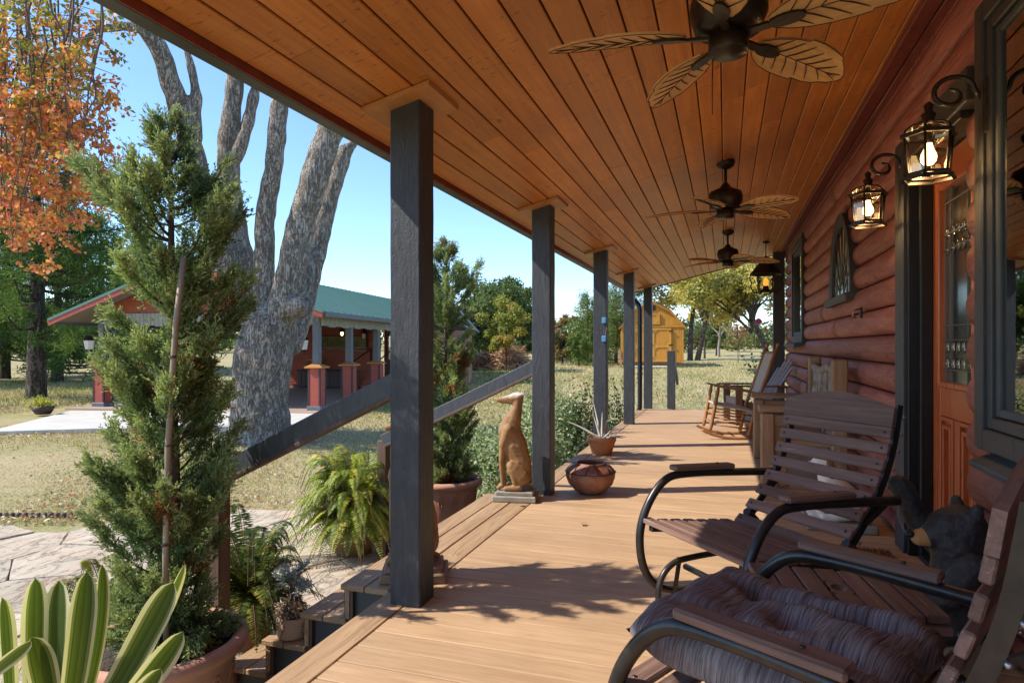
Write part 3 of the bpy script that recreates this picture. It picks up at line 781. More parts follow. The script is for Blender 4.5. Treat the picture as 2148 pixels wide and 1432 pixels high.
# downspout
t = thing('downspout', 'dark downspout curving from the eave beside the last post', 'downspout', (-1.64, 12.7, 0))
pts = [(-.18, 0, 2.34), (-.18, 0, 2.28), (-.13, 0, 2.19), (-.03, 0, 2.12), (.04, 0, 2.04), (.06, 0, 1.95), (.06, 0, 1.0), (.06, 0, .05), (.02, 0, -.05), (-.06, 0, -.12), (-.08, 0, -.6)]
MB().tube(pts, .045, 8).build('pipe', M['black'], t)
for zz in (1.7, .7): MB().box((.06, .02, zz), (.11, .1, .03)).build('strap', M['trim'], t)
# ------------------------------------------------------------------ ceiling fans
def blade_outline():
    up = [(.155, .030), (.20, .062), (.26, .088), (.33, .101), (.40, .104), (.455, .100), (.462, .088), (.52, .086), (.575, .072), (.582, .060), (.625, .042), (.655, .015)]
    lo = [(.66, 0), (.652, -.02), (.615, -.05), (.565, -.078), (.558, -.088), (.50, -.099), (.42, -.108), (.35, -.106), (.343, -.095), (.28, -.085), (.21, -.060), (.155, -.030)]
    return up + lo
def make_fan():
    t = thing('ceiling_fan', '', 'ceiling fan', (0, 0, 0), 0, 'palm-leaf ceiling fans along the porch')
    mb = MB(); mb.lathe([(.005, .0), (.075, -.002), (.078, -.02), (.066, -.05), (.035, -.07), (.016, -.075)], 20, (0, 0, 2.80)); mb.tube([(0, 0, 2.74), (0, 0, 2.56)], .013, 10); mb.build('canopy_rod', M['bronze'], t)
    MB().lathe([(.014, 2.615), (.03, 2.60), (.045, 2.575), (.085, 2.555), (.128, 2.535), (.138, 2.50), (.138, 2.46), (.125, 2.43), (.118, 2.405), (.08, 2.395), (.002, 2.393)], 28).build('motor_housing', M['bronze'], t)
    sw = MB().lathe([(.002, 2.40), (.07, 2.40), (.072, 2.33), (.066, 2.318), (.002, 2.314)], 24).build('switch_housing', M['bronze'], t)
    MB().tube([(.045, -.05, 2.33), (.047, -.055, 2.25), (.046, -.057, 2.12)], .0022, 5).build('pull_chain', M['bronze'], sw)
    for k in range(5):
        a = 2 * math.pi * k / 5
        rot = Matrix.Rotation(a, 4, 'Z') @ Matrix.Translation((0, 0, 2.385)) @ Matrix.Rotation(R(-14), 4, 'X')
        ol = blade_outline(); n = len(ol)
        z = lambda x, y: -.10 * (x - .16) ** 2 + .5 * y * y
        bl = MB(); vs = []
        for dz in (0, .009):
            vs += [(x, y, z(x, y) + dz) for x, y in ol]
        cx = [(x, 0) for x in np.linspace(.16, .655, n // 2)]
        h = n // 2
        m0 = len(vs); vs += [(cx[i][0], 0, z(cx[i][0], 0)) for i in range(h)]; m1 = len(vs); vs += [(cx[i][0], 0, z(cx[i][0], 0) + .009) for i in range(h)]
        fs = []
        for i in range(h - 1):
            fs += [(i, i + 1, m0 + i + 1, m0 + i), (n - 1 - i, n - 2 - i, m0 + i + 1, m0 + i), (n + i, n + i + 1, m1 + i + 1, m1 + i), (2 * n - 1 - i, 2 * n - 2 - i, m1 + i + 1, m1 + i)]
        fs += [(i, (i + 1) % n, n + (i + 1) % n, n + i) for i in range(n)]
        bl.add(vs, fs)
        b = bl.build('blade', M['blade'], t); b.matrix_local = rot
        v = MB()
        def w_at(x): 
            ups = blade_outline()[:12]; return np.interp(x, [p[0] for p in ups], [p[1] for p in ups]) * .93
        rim = [(x * .997, y * .99, z(x, y) - .001) for x, y in ol]
        v.tube(rim, .0016, 4)
        v.tube([(x, 0, z(x, 0) - .001) for x in np.linspace(.2, .62, 8)], .0016, 4)
        for s in (-1, 1):
            for x0 in np.linspace(.20, .56, 7):
                x1 = x0 + .075; w = w_at(min(x1 + .02, .65)) * .88
                pts = [(x0 + (x1 - x0) * q ** .8 + .0, s * w * q, z(x0 + (x1 - x0) * q, s * w * q) - .0015) for q in (0, .3, .6, .85, 1)]
                v.tube(pts, [.0022, .0028, .0024, .0018, .001], 4)
        v.build('vein', M['vein'], b)
        ir = MB()
        ir.prism([(.145 + .065 + .065 * math.cos(q), .028 * math.sin(q)) for q in np.linspace(0, 2 * math.pi, 16, endpoint=False)], lambda x, y: (x, y, z(x, y) - .012), lambda x, y: (x, y, z(x, y) - .002))
        ir.beam((.06, 0, -.004), (.15, 0, -.007), .03, .012)
        ir.build('blade_iron', M['bronze'], t).matrix_local = rot
    return t
FANS = [(.01, 2.50, 192, 'nearest palm-leaf ceiling fan, cut by the top of the picture'), (.0, 5.70, -36, 'middle palm-leaf ceiling fan, second of three along the ceiling'), (.03, 9.15, 8, 'farthest palm-leaf ceiling fan, in front of the hanging lantern')]
fan0 = make_fan()
for i, (x, y, a, lab) in enumerate(FANS):
    f = fan0 if i == 0 else dup(fan0, (0, 0, 0), 0, lab)
    f.location = (x, y, 0); f.rotation_euler = (0, 0, R(a)); f['label'] = lab

# ------------------------------------------------------------------ wall lanterns (lit)
def make_sconce(loc, lab):
    t = thing('wall_lantern', lab, 'wall lantern', loc, 0, 'lit lanterns either side of the front door')
    X = -.22
    MB().box((-.008, 0, .06), (.035, .10, .24), ch=.01).build('wall_plate', M['bronze'], t)
    pts = [(-.02, 0, .10)]
    for k in range(15):
        a = math.pi * (.0 + 1.25 * k / 14); pts.append((-.125 + .075 * math.cos(a), 0, .145 + .062 * math.sin(a)))
    for k in range(1, 9):
        a = math.pi * (1.25 + 1.1 * k / 8); r = .072 - .048 * k / 8; pts.append((-.125 - .03 * k / 8 + r * math.cos(a), 0, .145 - .01 * k / 8 + r * math.sin(a) * .9))
    MB().tube(pts, [.011] * 16 + list(np.linspace(.011, .007, len(pts) - 16)), 8).build('scroll_arm', M['bronze'], t)
    MB().lathe([(.006, .13), (.02, .115), (.014, .09), (.03, .075), (.022, .05), (.035, .035), (.006, .03)], 14, (X, 0, -.02)).build('finial', M['bronze'], t)
    hx = lambda r, z, k: (X + r * math.cos(math.pi * k / 3 + R(8)), r * math.sin(math.pi * k / 3 + R(8)), z)
    fr = MB(); RT, RB, ZT, ZB = .098, .082, -.035, -.205
    for k in range(6):
        fr.tube([hx(RT, ZT, k), hx(RB, ZB, k)], .0055, 6)
        fr.beam(hx(RT + .008, ZT, k), hx(RT + .008, ZT, k + 1), .016, .016); fr.beam(hx(RB + .004, ZB, k), hx(RB + .004, ZB, k + 1), .014, .012)
        fr.beam(hx(RB + .022, ZB - .018, k), hx(RB + .022, ZB - .018, k + 1), .014, .012)
        fr.beam(hx(RB + .004, ZB, k), hx(RB + .022, ZB - .018, k), .012, .01)
        fr.tube([hx(RT, ZT, k), hx(RT * .95, ZT + .025, k), hx(RT * .7, ZT + .045, k), hx(.02, ZT + .058, k)], .005, 5)
    fr.build('cage', M['bronze'], t)
    for k in range(6):
        MB().add([hx(RT - .003, ZT, k), hx(RT - .003, ZT, k + 1), hx(RB - .003, ZB, k + 1), hx(RB - .003, ZB, k)], [(0, 1, 2, 3)]).build('pane', M['lampglass'], t)
        MB().add([hx(RT - .003, ZT, k), hx(RT - .003, ZT, k + 1), hx(RT * .93, ZT + .024, k + 1), hx(RT * .93, ZT + .024, k), hx(RT * .68, ZT + .044, k + 1), hx(RT * .68, ZT + .044, k)], [(0, 1, 2, 3), (3, 2, 4, 5)]).build('roof_pane', M['lampglass'], t)
    MB().tube([(X, 0, .03), (X, 0, -.055), (X, 0, -.075)], [.012, .014, .014], 10).build('socket', M['bronze'], t)
    MB().lathe([(.002, -.165), (.018, -.162), (.029, -.148), (.032, -.132), (.029, -.116), (.019, -.095), (.015, -.075), (.014, -.07)], 16, (X, 0, 0)).build('bulb', M['bulb'], t)
    ld = bpy.data.lights.new('lantern_light', 'POINT'); ld.energy = 2.2; ld.color = (1, .62, .28); ld.shadow_soft_size = .035
    lo = bpy.data.objects.new('lantern_light', ld); C.objects.link(lo); lo.parent = t; lo.location = (X, 0, -.19)
    return t
make_sconce((1.06, 3.24, 2.20), 'lit bronze wall lantern nearer the camera, between door and window')
make_sconce((1.06, 4.50, 2.22), 'lit bronze wall lantern farther along, left of the door frame')

# hanging lantern at the far end
hl = thing('hanging_lantern', 'dark iron hanging lantern with cone shade and amber bulb', 'hanging lantern', (.62, 11.2, 0))
cz = CZ(.62); b0 = cz - .26
MB().lathe([(.002, cz), (.06, cz - .005), (.05, cz - .03), (.01, cz - .04)], 14).build('ceiling_cup', M['bronze'], hl)
MB().tube([(0, 0, cz - .03), (0, 0, b0 + .02)], .007, 6).build('rod', M['bronze'], hl)
MB().lathe([(.02, b0 + .02), (.035, b0), (.25, b0 - .27), (.245, b0 - .285), (.03, b0 - .02)], 20).build('cone_shade', M['bronze'], hl)
ir = MB()
for k in range(6):
    a = math.pi * k / 3; d = Vector((math.cos(a), math.sin(a), 0))
    pts = [d * r + Vector((0, 0, b0 - z)) for r, z in ((.23, .28), (.25, .33), (.22, .40), (.23, .47), (.20, .54), (.14, .58), (.10, .55))]
    ir.tube(pts, .011, 6)
    ir.tube([d * (.20 + .035 * math.cos(q)) + Vector((0, 0, b0 - .38 + .035 * math.sin(q))) for q in np.linspace(0, 5.5, 10)], .008, 5)
    ir.tube([d * (.17 + .03 * math.cos(q)) + Vector((0, 0, b0 - .55 + .03 * math.sin(q))) for q in np.linspace(0, 5.5, 10)], .008, 5)
ir.build('scroll_cage', M['bronze'], hl)
MB().lathe([(.002, b0 - .57), (.12, b0 - .56), (.12, b0 - .545), (.05, b0 - .52), (.04, b0 - .47), (.03, b0 - .46)], 14).build('bulb_tray', M['bronze'], hl)
MB().lathe([(.002, b0 - .46), (.035, b0 - .45), (.04, b0 - .40), (.03, b0 - .36), (.005, b0 - .33)], 12).build('bulb', M['flame'], hl)

# ------------------------------------------------------------------ glider chairs
def bez(pts, n=5):
    """smooth path through points"""
    P = [Vector(p) for p in pts]; out = []
    for i in range(len(P) - 1):
        p0, p1, p2, p3 = P[max(i - 1, 0)], P[i], P[i + 1], P[min(i + 2, len(P) - 1)]
        for k in range(n):
            t = k / n
            out.append(.5 * ((2 * p1) + (p2 - p0) * t + (2 * p0 - 5 * p1 + 4 * p2 - p3) * t * t + (3 * p1 - p0 - 3 * p2 + p3) * t ** 3))
    return out + [P[-1]]
BK0 = bez([(0, -.08, .33), (0, -.18, .46), (0, -.275, .62), (0, -.34, .80), (0, -.375, 1.0)], 8)   # back profile
BK = BK0
def back_at(z):
    for a, b in zip(BK, BK[1:]):
        if a.z <= z <= b.z:
            p = a.lerp(b, (z - a.z) / (b.z - a.z)); d = (b - a).normalized(); return p, d
    return BK[-1], (BK[-1] - BK[-2]).normalized()
def make_glider(loc, rz, lab, rec=1.0):
    global BK
    BK = [Vector((0, -.08 + (p.y + .08) * rec, p.z)) for p in BK0]
    t = thing('glider_chair', lab, 'chair', loc, rz, 'slatted glider chairs on the porch')
    for s in (-1, 1):
        x = .345 * s
        MB().tube(bez([(x, -.43, .60), (x, -.2, .615), (x, .10, .63), (x, .24, .61), (x, .34, .50), (x, .385, .36), (x, .36, .20), (x * .98, .27, .10), (x * .95, .1, .075), (x * .9, -.2, .075)], 6), .0195, 12).build('arm_tube', M['iron'], t)
        p = MB().box((x, .02, .657), (.062, .36, .026), Matrix.Rotation(R(2.2), 3, 'X'), ch=.007).build('arm_rest', M['slat_y'], t)
        for yy in (-.07, .12): MB().lathe([(.001, .6725), (.006, .6725), (.007, .669)], 8, (x, yy, 0)).build('bolt', M['iron'], p)
        MB().tube(bez([(x * .82, -.20, .43), (x * .86, -.28, .36), (x * .9, -.38, .24), (x * .92, -.44, .08)], 5), .021, 10).build('rear_leg', M['iron'], t)
        xb = .27 * s
        MB().tube(bez([(xb, .33, .0), (xb, .33, .14), (xb, .27, .225), (xb, .15, .25), (xb, -.2, .25), (xb, -.32, .22), (xb, -.37, .12), (xb, -.37, .0)], 5), .0145, 10).build('base_hoop', M['iron'], t)
        for yy in (.20, -.24):
            lk = MB().beam((xb + .02 * s, yy, .245), (xb + .03 * s, yy + .02, .09), .022, .006, up=(1, 0, 0)).build('hanger_link', M['iron'], t)
            MB().ball((xb + .03 * s, yy, .24), .010, 8, 6).build('bolt', M['bolt'], lk)
        MB().beam((.295 * s, .36, .405), (.295 * s, -.13, .355), .03, .03, ch=.003).build('seat_rail', M['iron'], t)
        bar = MB()
        vs = []
        for i, p_ in enumerate(BK):
            d = (BK[min(i + 1, len(BK) - 1)] - BK[max(i - 1, 0)]).normalized(); nn = Vector((0, -d.z, d.y))   # backwards
            for (dx, q) in ((-.006, .022), (.006, .022), (.006, .056), (-.006, .056)):
                vs.append((.285 * s + dx, p_.y + nn.y * q, p_.z + nn.z * q))
        m = len(BK)
        bar.add(vs, [(i * 4 + k, i * 4 + (k + 1) % 4, i * 4 + 4 + (k + 1) % 4, i * 4 + 4 + k) for i in range(m - 1) for k in range(4)] + [(0, 1, 2, 3), (m * 4 - 4, m * 4 - 3, m * 4 - 2, m * 4 - 1)])
        br = bar.build('back_bar', M['iron'], t)
        for z in np.linspace(.40, .95, 9):
            p_, d = back_at(z); nn = Vector((0, -d.z, d.y))
            MB().ball((.285 * s + .008 * s, p_.y + nn.y * .062, p_.z + nn.z * .062), .008, 8, 6).build('bolt', M['bolt'], br)
        MB().beam((.30 * s, -.42, .585), (.285 * s, -.30, .50), .03, .02).build('arm_bracket', M['iron'], t)
    MB().tube([(-.30, .16, .20), (.30, .16, .20)], .014, 10).build('cross_bar', M['iron'], t)
    MB().tube([(-.30, -.26, .20), (.30, -.26, .20)], .014, 10).build('cross_bar', M['iron'], t)
    for k in range(7):
        y = .35 - k * .0735; z = .43 - .0075 * k
        sl = MB().box((0, y, z), (.655 if k else .70, .056, .022), Matrix.Rotation(R(5.5), 3, 'X'), ch=.004).build('seat_slat', M['slat'], t)
        for s in (-1, 1): MB().lathe([(.001, z + .0125), (.006, z + .0125), (.007, z + .010)], 8, (.295 * s, y, 0)).build('screw', M['iron'], sl)
    for k in range(8):
        z = .40 + k * .068; p_, d = back_at(z)
        rot = Matrix.Rotation(math.atan2(-d.y, d.z), 3, 'X')
        sl = MB().box((0, p_.y, p_.z), (.60, .022, .050), rot, ch=.004).build('back_slat', M['slat'], t)
        nn = Vector((0, d.z, -d.y))
        for s in (-1, 1): MB().ball((.27 * s, p_.y + nn.y * .011, p_.z + nn.z * .011), .006, 6, 4).build('screw', M['iron'], sl)
    p_, d = back_at(.945); rot = Matrix.Rotation(math.atan2(-d.y, d.z), 3, 'X')
    n = 14; pol = [(-.30, -.045)] + [(.30, -.045)] + [(.30 - .6 * q / n, .035 + .055 * math.sin(math.pi * q / n)) for q in range(n + 1)]
    MB().prism(pol, lambda a, b: p_ + rot @ Vector((a, -.011, b)), lambda a, b: p_ + rot @ Vector((a, .011, b))).build('arched_top_slat', M['slat'], t)
    return t
make_glider((.135, 3.06, 0), R(131), 'slatted glider chair facing the camera, beside the front door', 1.38)
make_glider((.235, 1.70, 0), R(63), 'nearest slatted glider chair with a cushion, cut by the corner')
# cushion on the near chair
def make_cushion():
    t = thing('seat_cushion', 'tufted purple-brown striped cushion on the nearest chair', 'cushion', (.165, 1.735, 0), R(63))
    nx, ny = 44, 40; Wd, Dp = .58, .58; tuf = [(sx * .13, sy * .13) for sx in (-1, 1) for sy in (-1, 1)] + [(0, 0)]
    def P(u, v, top):
        x, y = u * Wd / 2, v * Dp / 2
        e = max(0, (1 - abs(u) ** 5)) * max(0, (1 - abs(v) ** 5)); th = .068 * e ** .42
        dim = sum(math.exp(-((x - a) ** 2 + (y - b) ** 2) / .0022) for a, b in tuf) * .055
        dim += .034 * (math.exp(-((x - .13) ** 2) / .0008) + math.exp(-((x + .13) ** 2) / .0008)) * e + .02 * math.exp(-((y - .12) ** 2) / .001) * e
        wob = .008 * math.sin(x * 23 + 2 * math.sin(y * 14)) * math.cos(y * 19 + x * 7)
        base = .495 + .06 * max(0, v) ** 2 - .012 * v
        return (x + .012 * math.sin(v * 7) * u * u, y + .02 + .008 * math.sin(u * 9), base + (th * 1.25 - dim * e + wob * e if top else -th * .45))
    mb = MB()
    for top in (True, False):
        vs = [P(-1 + 2 * i / nx, -1 + 2 * j / ny, top) for j in range(ny + 1) for i in range(nx + 1)]
        mb.add(vs, [(j * (nx + 1) + i, j * (nx + 1) + i + 1, (j + 1) * (nx + 1) + i + 1, (j + 1) * (nx + 1) + i) for j in range(ny) for i in range(nx)], True)
    me = mb.mesh('cushion')
    bm = bmesh.new(); bm.from_mesh(me); bmesh.ops.remove_doubles(bm, verts=bm.verts[:], dist=.0008); bmesh.ops.recalc_face_normals(bm, faces=bm.faces[:]); bm.to_mesh(me); bm.free()
    link('cushion', me, M['cushion'], t)
make_cushion()
# slatted table between the chairs
tb = thing('side_table', 'small slatted wooden table with a cup hole between the glider chairs', 'table', (.41, 2.33, 0), R(8))
for k in range(7):
    x = -.27 + k * .072
    L = .46 - .02 * k
    if k == 3:
        m_ = MB(); hl_ = .035; n = 16
        ring = [(x + .026 * math.cos(2 * math.pi * q / n + math.pi / 4 * 0), .02 + .03 * math.sin(2 * math.pi * q / n)) for q in range(n)]
        sqr = []
        for (a, b) in ring:
            dx, dy = a - x, b - .02; f = 1 / max(abs(dx) / .0325, abs(dy) / .06); sqr.append((x + dx * f, .02 + dy * f))
        for z0 in (.435, .460):
            vs = [(a, b, z0) for a, b in ring] + [(a, b, z0) for a, b in sqr]
            m_.add(vs, [(q, (q + 1) % n, n + (q + 1) % n, n + q) for q in range(n)])
        o0 = 0; m_.add([(a, b, .435) for a, b in ring] + [(a, b, .460) for a, b in ring], [(q, (q + 1) % n, n + (q + 1) % n, n + q) for q in range(n)])
        m_.box((x, .08 + (L / 2 - .08) / 2, .4475), (.065, L / 2 - .08, .025)); m_.box((x, -.04 - (L / 2 - .04) / 2, .4475), (.065, L / 2 - .04, .025))
        m_.build('table_slat', M['slat_y'], tb, False)
    else:
        MB().box((x, 0, .4475), (.066, L, .025), ch=.004).build('table_slat', M['slat_y'], tb)
for y in (-.16, .16): MB().box((-.055, y, .42), (.50, .05, .028), ch=.004).build('apron', M['slat'], tb)
for (x, y) in ((-.2, -.13), (-.2, .13), (.12, -.13), (.12, .13)): MB().tube([(x, y, .40), (x, y, 0)], .016, 10).build('leg', M['iron'], tb)
MB().tube(bez([(-.25, -.13, .39), (-.1, -.13, .37), (.02, -.13, .28), (.1, -.13, .16)], 5), .014, 8).build('brace', M['iron'], tb)

# ------------------------------------------------------------------ statues
def make_hound(loc, rz, lab, pm):
    t = thing('dog_statue', lab, 'statue', loc, rz, 'sitting dog statues flanking the steps')
    MB().box((0, 0, .025), (.37, .27, .05), ch=.008).build('plinth_base', pm, t)
    MB().box((0, 0, .066), (.32, .22, .036), ch=.008).build('plinth_top', pm, t)
    z = .0
    P = [((0.02, 0, .872), .047, (-.02, 0, .868), .042), ((-.02, 0, .864), .039, (-.155, 0, .846), .019, (1, .85, 1)), ((-.02, 0, .84), .03, (-.125, 0, .83), .014),
         ((.02, 0, .855), .044, (.012, 0, .785), .044), ((.012, 0, .785), .044, (-.025, 0, .68), .072), ((-.03, 0, .68), .078, (-.055, 0, .57), .10, (1, .9, 1)),
         ((-.052, 0, .57), .102, (-.018, 0, .46), .118, (1, .78, 1)), ((-.018, 0, .46), .114, (.03, 0, .33), .10, (1, .8, 1)), ((.03, 0, .33), .10, (.045, 0, .20), .095, (1, .85, 1)),
         ((-.09, 0, .56), .06, (-.10, 0, .49), .045)]
    for s in (-1, 1):
        P += [((.02, .03 * s, .885), .018, (.055, .045 * s, .90), .016, (1, .6, 1)), ((.055, .045 * s, .90), .016, (.105, .05 * s, .893), .006, (1, .6, 1)),
              ((-.055, .06 * s, .60), .048, (-.105, .055 * s, .47), .038), ((-.105, .055 * s, .47), .034, (-.118, .05 * s, .30), .023), ((-.118, .05 * s, .30), .022, (-.108, .048 * s, .13), .017), ((-.108, .048 * s, .125), .021, (-.142, .05 * s, .105), .021),
              ((.05, .055 * s, .20), .075, (-.01, .072 * s, .26), .06, (1, .7, 1)), ((-.01, .072 * s, .26), .055, (-.032, .075 * s, .30), .04, (1, .7, 1)), ((-.03, .076 * s, .29), .036, (.005, .08 * s, .16), .028), ((.04, .08 * s, .115), .03, (-.075, .085 * s, .105), .023)]
    P += [((.08, 0, .13), .022, (.13, .05, .10), .014), ((.13, .05, .10), .014, (.11, .10, .098), .01)]
    blob('dog_figure', P, M['statue'], t, .007, 4); t.scale = (.95, .95, .95)
    return t
make_hound((-1.62, 5.0, .003), R(10), 'sitting greyhound statue in front of the second porch post', M['plinth'])
make_hound((-1.60, 3.16, .003), R(22), 'sitting greyhound statue mostly hidden behind the nearest porch post', M['plinth_b'])

br = thing('bear_statue', 'carved black bear waving one paw beside the front door', 'statue', (.91, 3.10, 0), R(8))
MB().lathe([(.001, 0), (.17, 0), (.175, .05), (.165, .09), (.001, .09)], 18).build('log_base', M['rustic'], br)
P = [((.03, 0, .20), .14, (.02, 0, .33), .122), ((.02, 0, .33), .115, (-.01, 0, .44), .10), ((.01, 0, .50), .098, (-.03, 0, .50), .086), ((-.03, 0, .475), .075, (-.09, 0, .47), .055),
     ((.03, -.075, .575), .030, (.03, -.085, .60), .022), ((.03, .075, .575), .030, (.03, .085, .60), .022),
     ((-.02, .11, .40), .062, (-.10, .15, .50), .052), ((-.10, .15, .50), .052, (-.15, .15, .62), .048), ((-.15, .15, .62), .05, (-.17, .15, .64), .045),
     ((-.01, -.12, .38), .062, (-.09, -.14, .27), .052), ((-.09, -.14, .27), .052, (-.15, -.10, .22), .045)]
for s in (-1, 1): P += [((-.02, .10 * s, .15), .09, (-.15, .12 * s, .13), .07), ((-.15, .12 * s, .13), .07, (-.17, .125 * s, .18), .065)]
blob('bear_body', P, M['bear'], br, .009, 3)
mz = blob('muzzle', [((-.085, 0, .465), .046, (-.145, 0, .455), .035)], M['muzzle'], br, .006, 3)
MB().ball((-.182, 0, .468), (.018, .022, .016)).build('nose', M['black'], mz)
MB().tube(bez([(-.165, .13, .60), (-.19, .1, .52), (-.17, .05, .44)], 4), .002, 4).build('string', M['bamboo'], br)

wd = thing('hound_statue', 'white and brown dog statue behind the slatted chair', 'statue', (.74, 4.95, 0), R(0))
MB().box((.0, 0, .03), (.44, .34, .06), ch=.012).build('slab', M['plinth'], wd)
P = [((.05, 0, .17), .11, (-.04, 0, .29), .09), ((-.04, 0, .29), .085, (-.08, 0, .39), .06), ((-.08, 0, .43), .07, (-.11, 0, .43), .062), ((-.12, 0, .415), .045, (-.20, 0, .405), .032)]
for s in (-1, 1): P += [((-.07, .05 * s, .30), .04, (-.12, .055 * s, .09), .03), ((-.12, .055 * s, .08), .03, (-.17, .055 * s, .078), .028), ((.06, .08 * s, .14), .075, (-.02, .09 * s, .10), .045), ((-.02, .1 * s, .085), .03, (-.10, .1 * s, .08), .025)]
blob('dog_figure', P, M['whitedog'], wd, .008, 3)
for s in (-1, 1): blob('ear', [((-.06, .062 * s, .455), .025, (-.05, .082 * s, .36), .02, (1, .45, 1))], M['browndog'], wd, .006, 2)
MB().ball((-.08, 0, .475), (.06, .055, .035)).build('crown_patch', M['browndog'], wd)
MB().ball((-.232, 0, .41), .012).build('nose', M['black'], wd)

# coir mat
dm = thing('doormat', 'rough brown coir doormat in front of the door', 'doormat', (.66, 3.95, 0))
MB().box((0, 0, .009), (.56, .92, .016), ch=.004).build('mat_pad', M['mat'], dm)
n = 9000; c = np.stack([rng.uniform(-.275, .275, n), rng.uniform(-.455, .455, n), np.full(n, .015)], 1)
d = rng.normal(0, .5, (n, 3)); d[:, 2] = 1
V = leaves(c, d, rdir(n), rng.uniform(.012, .03, n), rng.uniform(.002, .004, n))
tag(link('coir_pile', arr_mesh('coir_pile', V, 4, pick([(.28, .125, .045), (.18, .075, .028), (.36, .18, .07)], n)), M['litter'], dm), None, None, kind='stuff')

# ------------------------------------------------------------------ farther furniture
rk = thing('rocking_chair', 'brown turned-wood rocking chair with woven seat, farther down the porch', 'rocking chair', (.06, 9.35, 0), R(11))
for s in (-1, 1):
    y = .26 * s
    def turned(a, b, r, nm):
        a, b = Vector(a), Vector(b); ts = [0, .08, .16, .22, .3, .7, .78, .84, .92, 1]; rr = [.75, .95, 1.1, .85, 1, 1, .85, 1.1, .9, .7]
        MB().tube([a.lerp(b, q) for q in ts], [r * q for q in rr], 10).build(nm, M['rocker'], rk)
    turned((-.31, y, .115), (-.20, y, .70), .026, 'front_leg')
    MB().tube([(.185, y, .055), (.275, y, .45), (.42, y, .86), (.545, y, 1.22)], .025, 10).build('back_post', M['rocker'], rk)
    MB().tube([(.545, y, 1.22), (.55, y, 1.235), (.556, y, 1.25), (.562, y, 1.275), (.566, y, 1.29)], [.025, .014, .028, .024, .006], 10).build('post_finial', M['rocker'], rk)
    MB().beam((-.27, y, .72), (.33, y, .615), .085, .024, ch=.008).build('arm', M['rocker'], rk)
    MB().tube(bez([(-.42, y, .125), (-.25, y, .055), (-.05, y, .021), (.15, y, .026), (.35, y, .055), (.55, y, .115)], 4), .019, 8).build('rocker_runner', M['rocker'], rk)
    for z0, z1 in ((.20, .14), (.29, .24), (.37, .32)): MB().tube([(-.295 + z0 * .15, y, z0), (.18 + z1 * .22, y, z1)], .011, 8).build('side_rung', M['rocker'], rk)
for (x, z) in ((-.29, .22), (-.27, .34), (.22, .20), (.245, .32)): MB().tube([(x, -.26, z), (x, .26, z)], .011, 8).build('cross_rung', M['rocker'], rk)
MB().box((-.005, 0, .425), (.50, .55, .03), Matrix.Rotation(R(10), 3, 'Y'), ch=.01).build('woven_seat', M['cane'], rk)
MB().beam((.33, 0, .56), (.525, 0, 1.14), .50, .016, up=(-1, 0, .3)).build('woven_back', M['cane'], rk)
for q in (.545, 1.155): MB().tube([(.325 + (q - .545) * .335, -.26, q), (.325 + (q - .545) * .335, .26, q)], .016, 8).build('back_rail', M['rocker'], rk)

ad = thing('adirondack_chair', 'weathered grey adirondack chair behind the rocking chair', 'chair', (.40, 11.15, 0), R(16))
for s in (-1, 1):
    y = .33 * s
    MB().box((-.30, y, .30), (.11, .03, .60), ch=.004).build('front_leg', M['adiron_b'], ad)
    MB().box((-.02, y * 1.04, .617), (.86, .13, .024), ch=.006).build('arm', M['adiron_b'], ad)
    MB().beam((-.30, y * .9, .36), (.55, y * .9, .06), .03, .13, ch=.004).build('side_rail', M['adiron_b'], ad)
    MB().beam((.34, y * .96, .60), (.30, y * .96, .12), .03, .09, up=(1, 0, 0), ch=.004).build('rear_leg', M['adiron_b'], ad)
for k in range(5): MB().box((-.28 + k * .10, 0, .405 - .034 * k), (.09, .60, .02), Matrix.Rotation(R(19), 3, 'Y'), ch=.003).build('seat_slat', M['adiron'], ad)
for k in range(5):
    q = (k - 2) ; h = 1.03 - .035 * q * q
    MB().beam((.13, q * .105, .24), (.13 + (h - .24) * .62, q * .128, h), .096, .02, up=(-1, 0, .6), ch=.003).build('back_slat', M['adiron'], ad)
MB().box((-.31, 0, .37), (.025, .62, .12), ch=.003).build('front_apron', M['adiron'], ad)
MB().box((.40, 0, .60), (.09, .74, .022), ch=.003).build('back_brace', M['adiron_b'], ad)

bn = thing('rustic_bench', 'rustic timber bench against the log wall behind the glider chair', 'bench', (.62, 6.9, 0))
for s in (-1, 1):
    y = .80 * s
    MB().box((-.27, y, .33), (.11, .12, .66), ch=.012).build('front_leg', M['rustic_z'], bn)
    MB().beam((-.14, y + .02, .02), (-.20, y + .02, .60), .07, .10, ch=.015).build('side_board', M['rustic_z'], bn)
    MB().box((.30, y, .565), (.12, .13, 1.13), ch=.012).build('back_post', M['rustic_z'], bn)
    MB().box((-.02, y, .70), (.66, .15, .055), ch=.012).build('arm', M['rustic'], bn)
    MB().box((-.02, y + .01, .60), (.60, .10, .10), ch=.014).build('arm_rail', M['rustic'], bn)
MB().box((.0, 0, .40), (.52, 1.52, .06), ch=.01).build('seat_plank', M['rustic'], bn)
for k in range(9):
    y = -.66 + k * .165; rr = random.Random(k)
    MB().tube(bez([(.28, y, .44), (.29 + rr.uniform(-.03, .03), y + rr.uniform(-.04, .04), .66), (.30, y + rr.uniform(-.05, .05), .85), (.30, y, 1.02)], 4), [.03 * rr.uniform(.7, 1.2)] * 13, 8).build('driftwood_spindle', M['drift'], bn)
for z in (.50, 1.02): MB().tube(bez([(.30, -.76, z), (.29, -.3, z + .03), (.30, .25, z - .02), (.30, .76, z + .01)], 4), .042, 8).build('back_rail', M['drift'], bn)
wk = thing('wicker_panel', 'dark red woven twig screen leaning beside the rustic bench', 'wicker screen', (.90, 8.0, 0))
